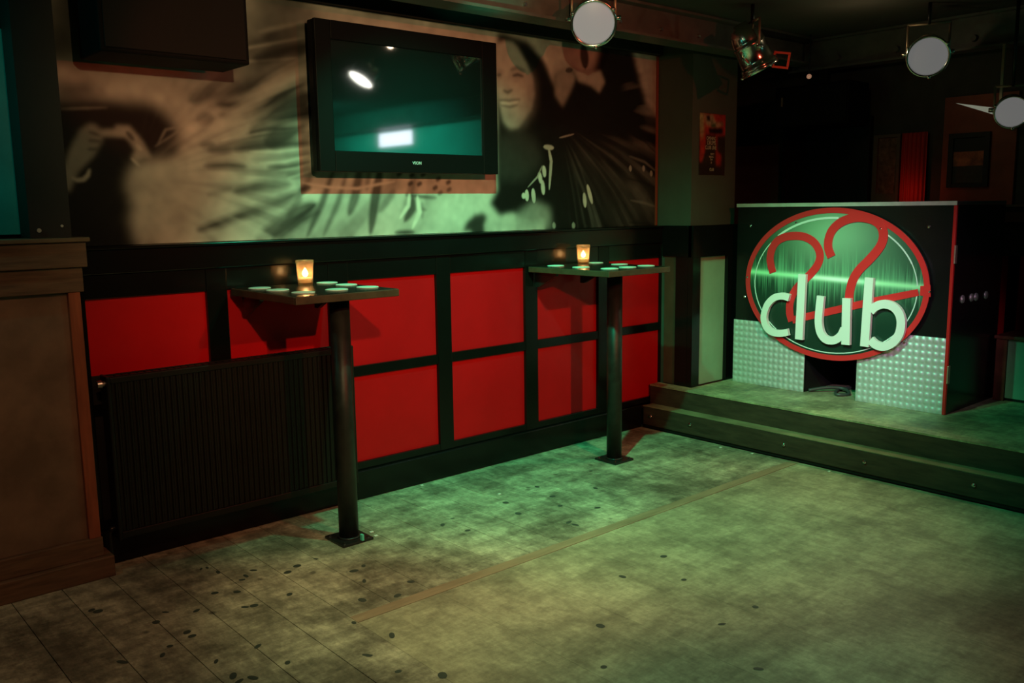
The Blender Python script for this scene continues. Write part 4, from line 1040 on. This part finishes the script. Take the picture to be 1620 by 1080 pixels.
LIT3 = mat('dimmer glowing lens', (0.1, 0.1, 0.1), 0.4, emit=(0.90, 0.88, 0.86), estr=0.14)
LITG = mat('green gel lens', (0.05, 0.2, 0.1), 0.4, emit=(0.1, 1.0, 0.5), estr=3.0)
gl = 'silver stage lamps hung from the ceiling'
par((3.30, 3.14, 2.325), (1.2, 1.1, 1.0), 'lit silver stage lamp nearest the television, hung below the long beam', gl, 0.105, 0.24, LIT1)
par((5.10, 2.32, 2.235), (2.6, 1.1, 1.3), 'lit silver stage lamp above the club sign, before the crossing beam', gl, 0.105, 0.24, LIT3)
par((5.46, 2.00, 1.93), (2.5, 0.8, 1.0), 'lit silver stage lamp hung lowest, at the far end beyond the sign', gl, 0.085, 0.20, LIT3)
lp2 = par((4.47, 2.97, 2.195), (4.47 + 0.36, 2.97 - 0.24, 2.195 - 0.80), 'unlit chrome stage lamp turned away, above the poster', gl, 0.100, 0.27, None, roll=0.3, frame=False)
bm = bmesh.new()
for a_, b_, c_, d_ in ((0, .09, 0, .012), (0, .09, .078, .09), (.078, .09, .013, .077), (0, .012, .013, .077)):
    bx(bm, 0.06 + a_, 0.06 + b_, -0.002, 0.002, 0.01 + c_, 0.01 + d_)
bmesh.ops.rotate(bm, cent=(0, 0, 0), matrix=Matrix.Rotation(math.radians(-52), 3, 'Z') @ Matrix.Rotation(math.radians(8), 3, 'Y'), verts=bm.verts)
link('square_bracket', bm, mat('reddish bracket', (0.5, 0.18, 0.12), 0.4, metal=0.5), lp2, local=True)
par((2.33, 2.52, 2.45), (2.75, 3.83, 1.10), 'green stage lamp above the frame aimed at the mural', gl, 0.09, 0.2, LITG)
par((3.70, 1.50, 2.40), (3.14, 1.46, 1.60), 'lit stage lamp seen only mirrored in the television', gl, 0.10, 0.22, mat('hot lens', (0.1,0.1,0.1), 0.4, emit=(1.0, 0.98, 0.85), estr=12.0))


rf = empty('streak_wedge', (5.62, 2.14, 1.95), 'added glowing reflector catching white light beside the lowest hanging lamp', 'wedge')
bm = bmesh.new()
v = [bm.verts.new(p) for p in [(5.62, 2.375, 2.023), (5.62, 2.131, 1.972), (5.62, 2.135, 1.93), (5.65, 2.375, 2.023), (5.65, 2.131, 1.972), (5.65, 2.135, 1.93)]]
for f_ in ((0, 1, 2), (3, 5, 4), (0, 3, 4, 1), (1, 4, 5, 2), (2, 5, 3, 0)): bm.faces.new([v[i] for i in f_])
bmesh.ops.recalc_face_normals(bm, faces=bm.faces)
link('glowing_wedge', bm, mat('streak glow', (0.6, 0.6, 0.55), 0.4, emit=(0.9, 0.95, 0.75), estr=0.16), rf)  # added glowing shape standing in for a streak of reflected lamp light
box('mounting_arm', 5.655, 5.67, 2.13, 2.145, 2.00, 2.335, YK, rf)
bl = empty('small_bulb', (5.5, 3.28, 2.27), 'tiny chrome bulb glinting where the beams meet behind the booth', 'bulb')
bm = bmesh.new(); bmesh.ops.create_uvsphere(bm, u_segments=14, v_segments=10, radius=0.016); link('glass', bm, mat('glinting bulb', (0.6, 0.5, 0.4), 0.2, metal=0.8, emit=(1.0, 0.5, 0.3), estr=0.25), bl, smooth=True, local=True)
bm = bmesh.new(); cyl(bm, (0, 0, 0.014), (0, 0, 0.268), 0.006, seg=8); link('stem', bm, BLACK2, bl, local=True)

# ---------------------------------------------------------------- lit display behind the viewer, mirrored in the television
dp = empty('lit_display', (5.98, -1.46, 2.17), 'bright white lit display high on the far wall behind the camera', 'display')
box('lower_screen', 5.99, 6.015, -1.80, -1.13, 2.165, 2.32, mat('white lit display', (0.5, 0.5, 0.5), 0.5, emit=(0.85, 0.85, 1.0), estr=6.0), dp)
box('upper_strip', 5.99, 6.015, -1.80, -1.13, 2.405, 2.45, MATS['white lit display'], dp)

# ---------------------------------------------------------------- fallen gum and grime spots on the boards
bm = bmesh.new()
for (x_, y_), s_ in zip([(1.336, 3.154), (1.301, 3.007), (1.330, 2.995), (1.322, 3.466), (1.346, 3.461), (1.399, 3.248), (1.427, 3.273), (1.474, 3.305), (1.268, 3.202), (1.064, 2.957), (1.066, 2.917), (0.871, 3.371), (0.885, 3.344), (1.012, 3.109), (1.067, 3.167), (1.155, 3.100), (1.201, 2.694), (1.057, 2.566), (1.056, 2.521), (1.055, 2.691), (0.827, 2.896), (0.982, 2.897), (0.941, 2.853), (1.098, 2.513), (1.223, 2.525), (2.392, 3.061), (2.439, 3.234), (2.353, 3.198), (1.651, 2.762), (1.749, 2.905), (1.772, 3.019), (1.828, 3.037), (1.770, 2.704), (1.568, 3.192), (1.474, 2.995), (1.439, 2.393), (2.769, 3.233), (2.710, 3.073), (3.053, 3.310), (3.004, 3.144), (3.459, 3.311), (3.257, 3.086), (3.042, 2.870), (2.800, 2.822), (2.798, 2.778), (2.931, 3.014), (1.880, 2.774), (1.627, 3.224), (1.721, 3.237), (1.360, 3.386), (1.530, 2.622), (1.456, 2.235), (1.443, 2.384), (2.521, 2.242), (2.673, 2.059), (2.671, 1.734), (2.471, 1.736), (2.151, 2.014), (1.953, 1.814), (2.302, 1.477), (2.800, 2.263), (1.576, 2.451), (1.545, 2.121)], [random.uniform(0.5, 1.0) for _ in range(63)]):
    c = bm.verts.new((x_, y_, 0.0016)); n = 14
    ph = random.random() * 6; e = random.uniform(0.5, 0.9); ca, sa = math.cos(ph), math.sin(ph)
    ring = []
    for i in range(n):
        a = 2 * math.pi * i / n; rr = 0.021 * s_ * (1 + 0.12 * math.sin(2 * a + ph))
        u_, v_ = rr * math.cos(a), rr * e * math.sin(a)
        ring.append(bm.verts.new((x_ + u_ * ca - v_ * sa, y_ + u_ * sa + v_ * ca, 0.0009)))
    for i in range(n): bm.faces.new((c, ring[i], ring[(i + 1) % n]))
gm = link('trodden_gum', bm, mat('dark trodden gum', (0.045, 0.06, 0.045), 0.6), None, smooth=True, origin=(2, 2, 0))
tag(gm, 'dark trodden gum spots scattered over the floor boards', 'gum', kind='stuff')
bm = bmesh.new()
for (x_, y_) in [(2.627, 3.746), (2.829, 3.352), (2.060, 3.341), (2.049, 3.287), (4.365, 3.105), (4.383, 2.896), (4.506, 3.069), (4.383, 2.408)]:
    bx(bm, x_ - 0.008, x_ + 0.008, y_ - 0.006, y_ + 0.006, 0.0012, 0.004)
lt = link('paper_scraps', bm, mat('pale litter', (0.75, 0.8, 0.72), 0.6), None, origin=(3, 3, 0))
tag(lt, 'tiny pale paper scraps scattered along the wall and steps', 'litter', kind='stuff')
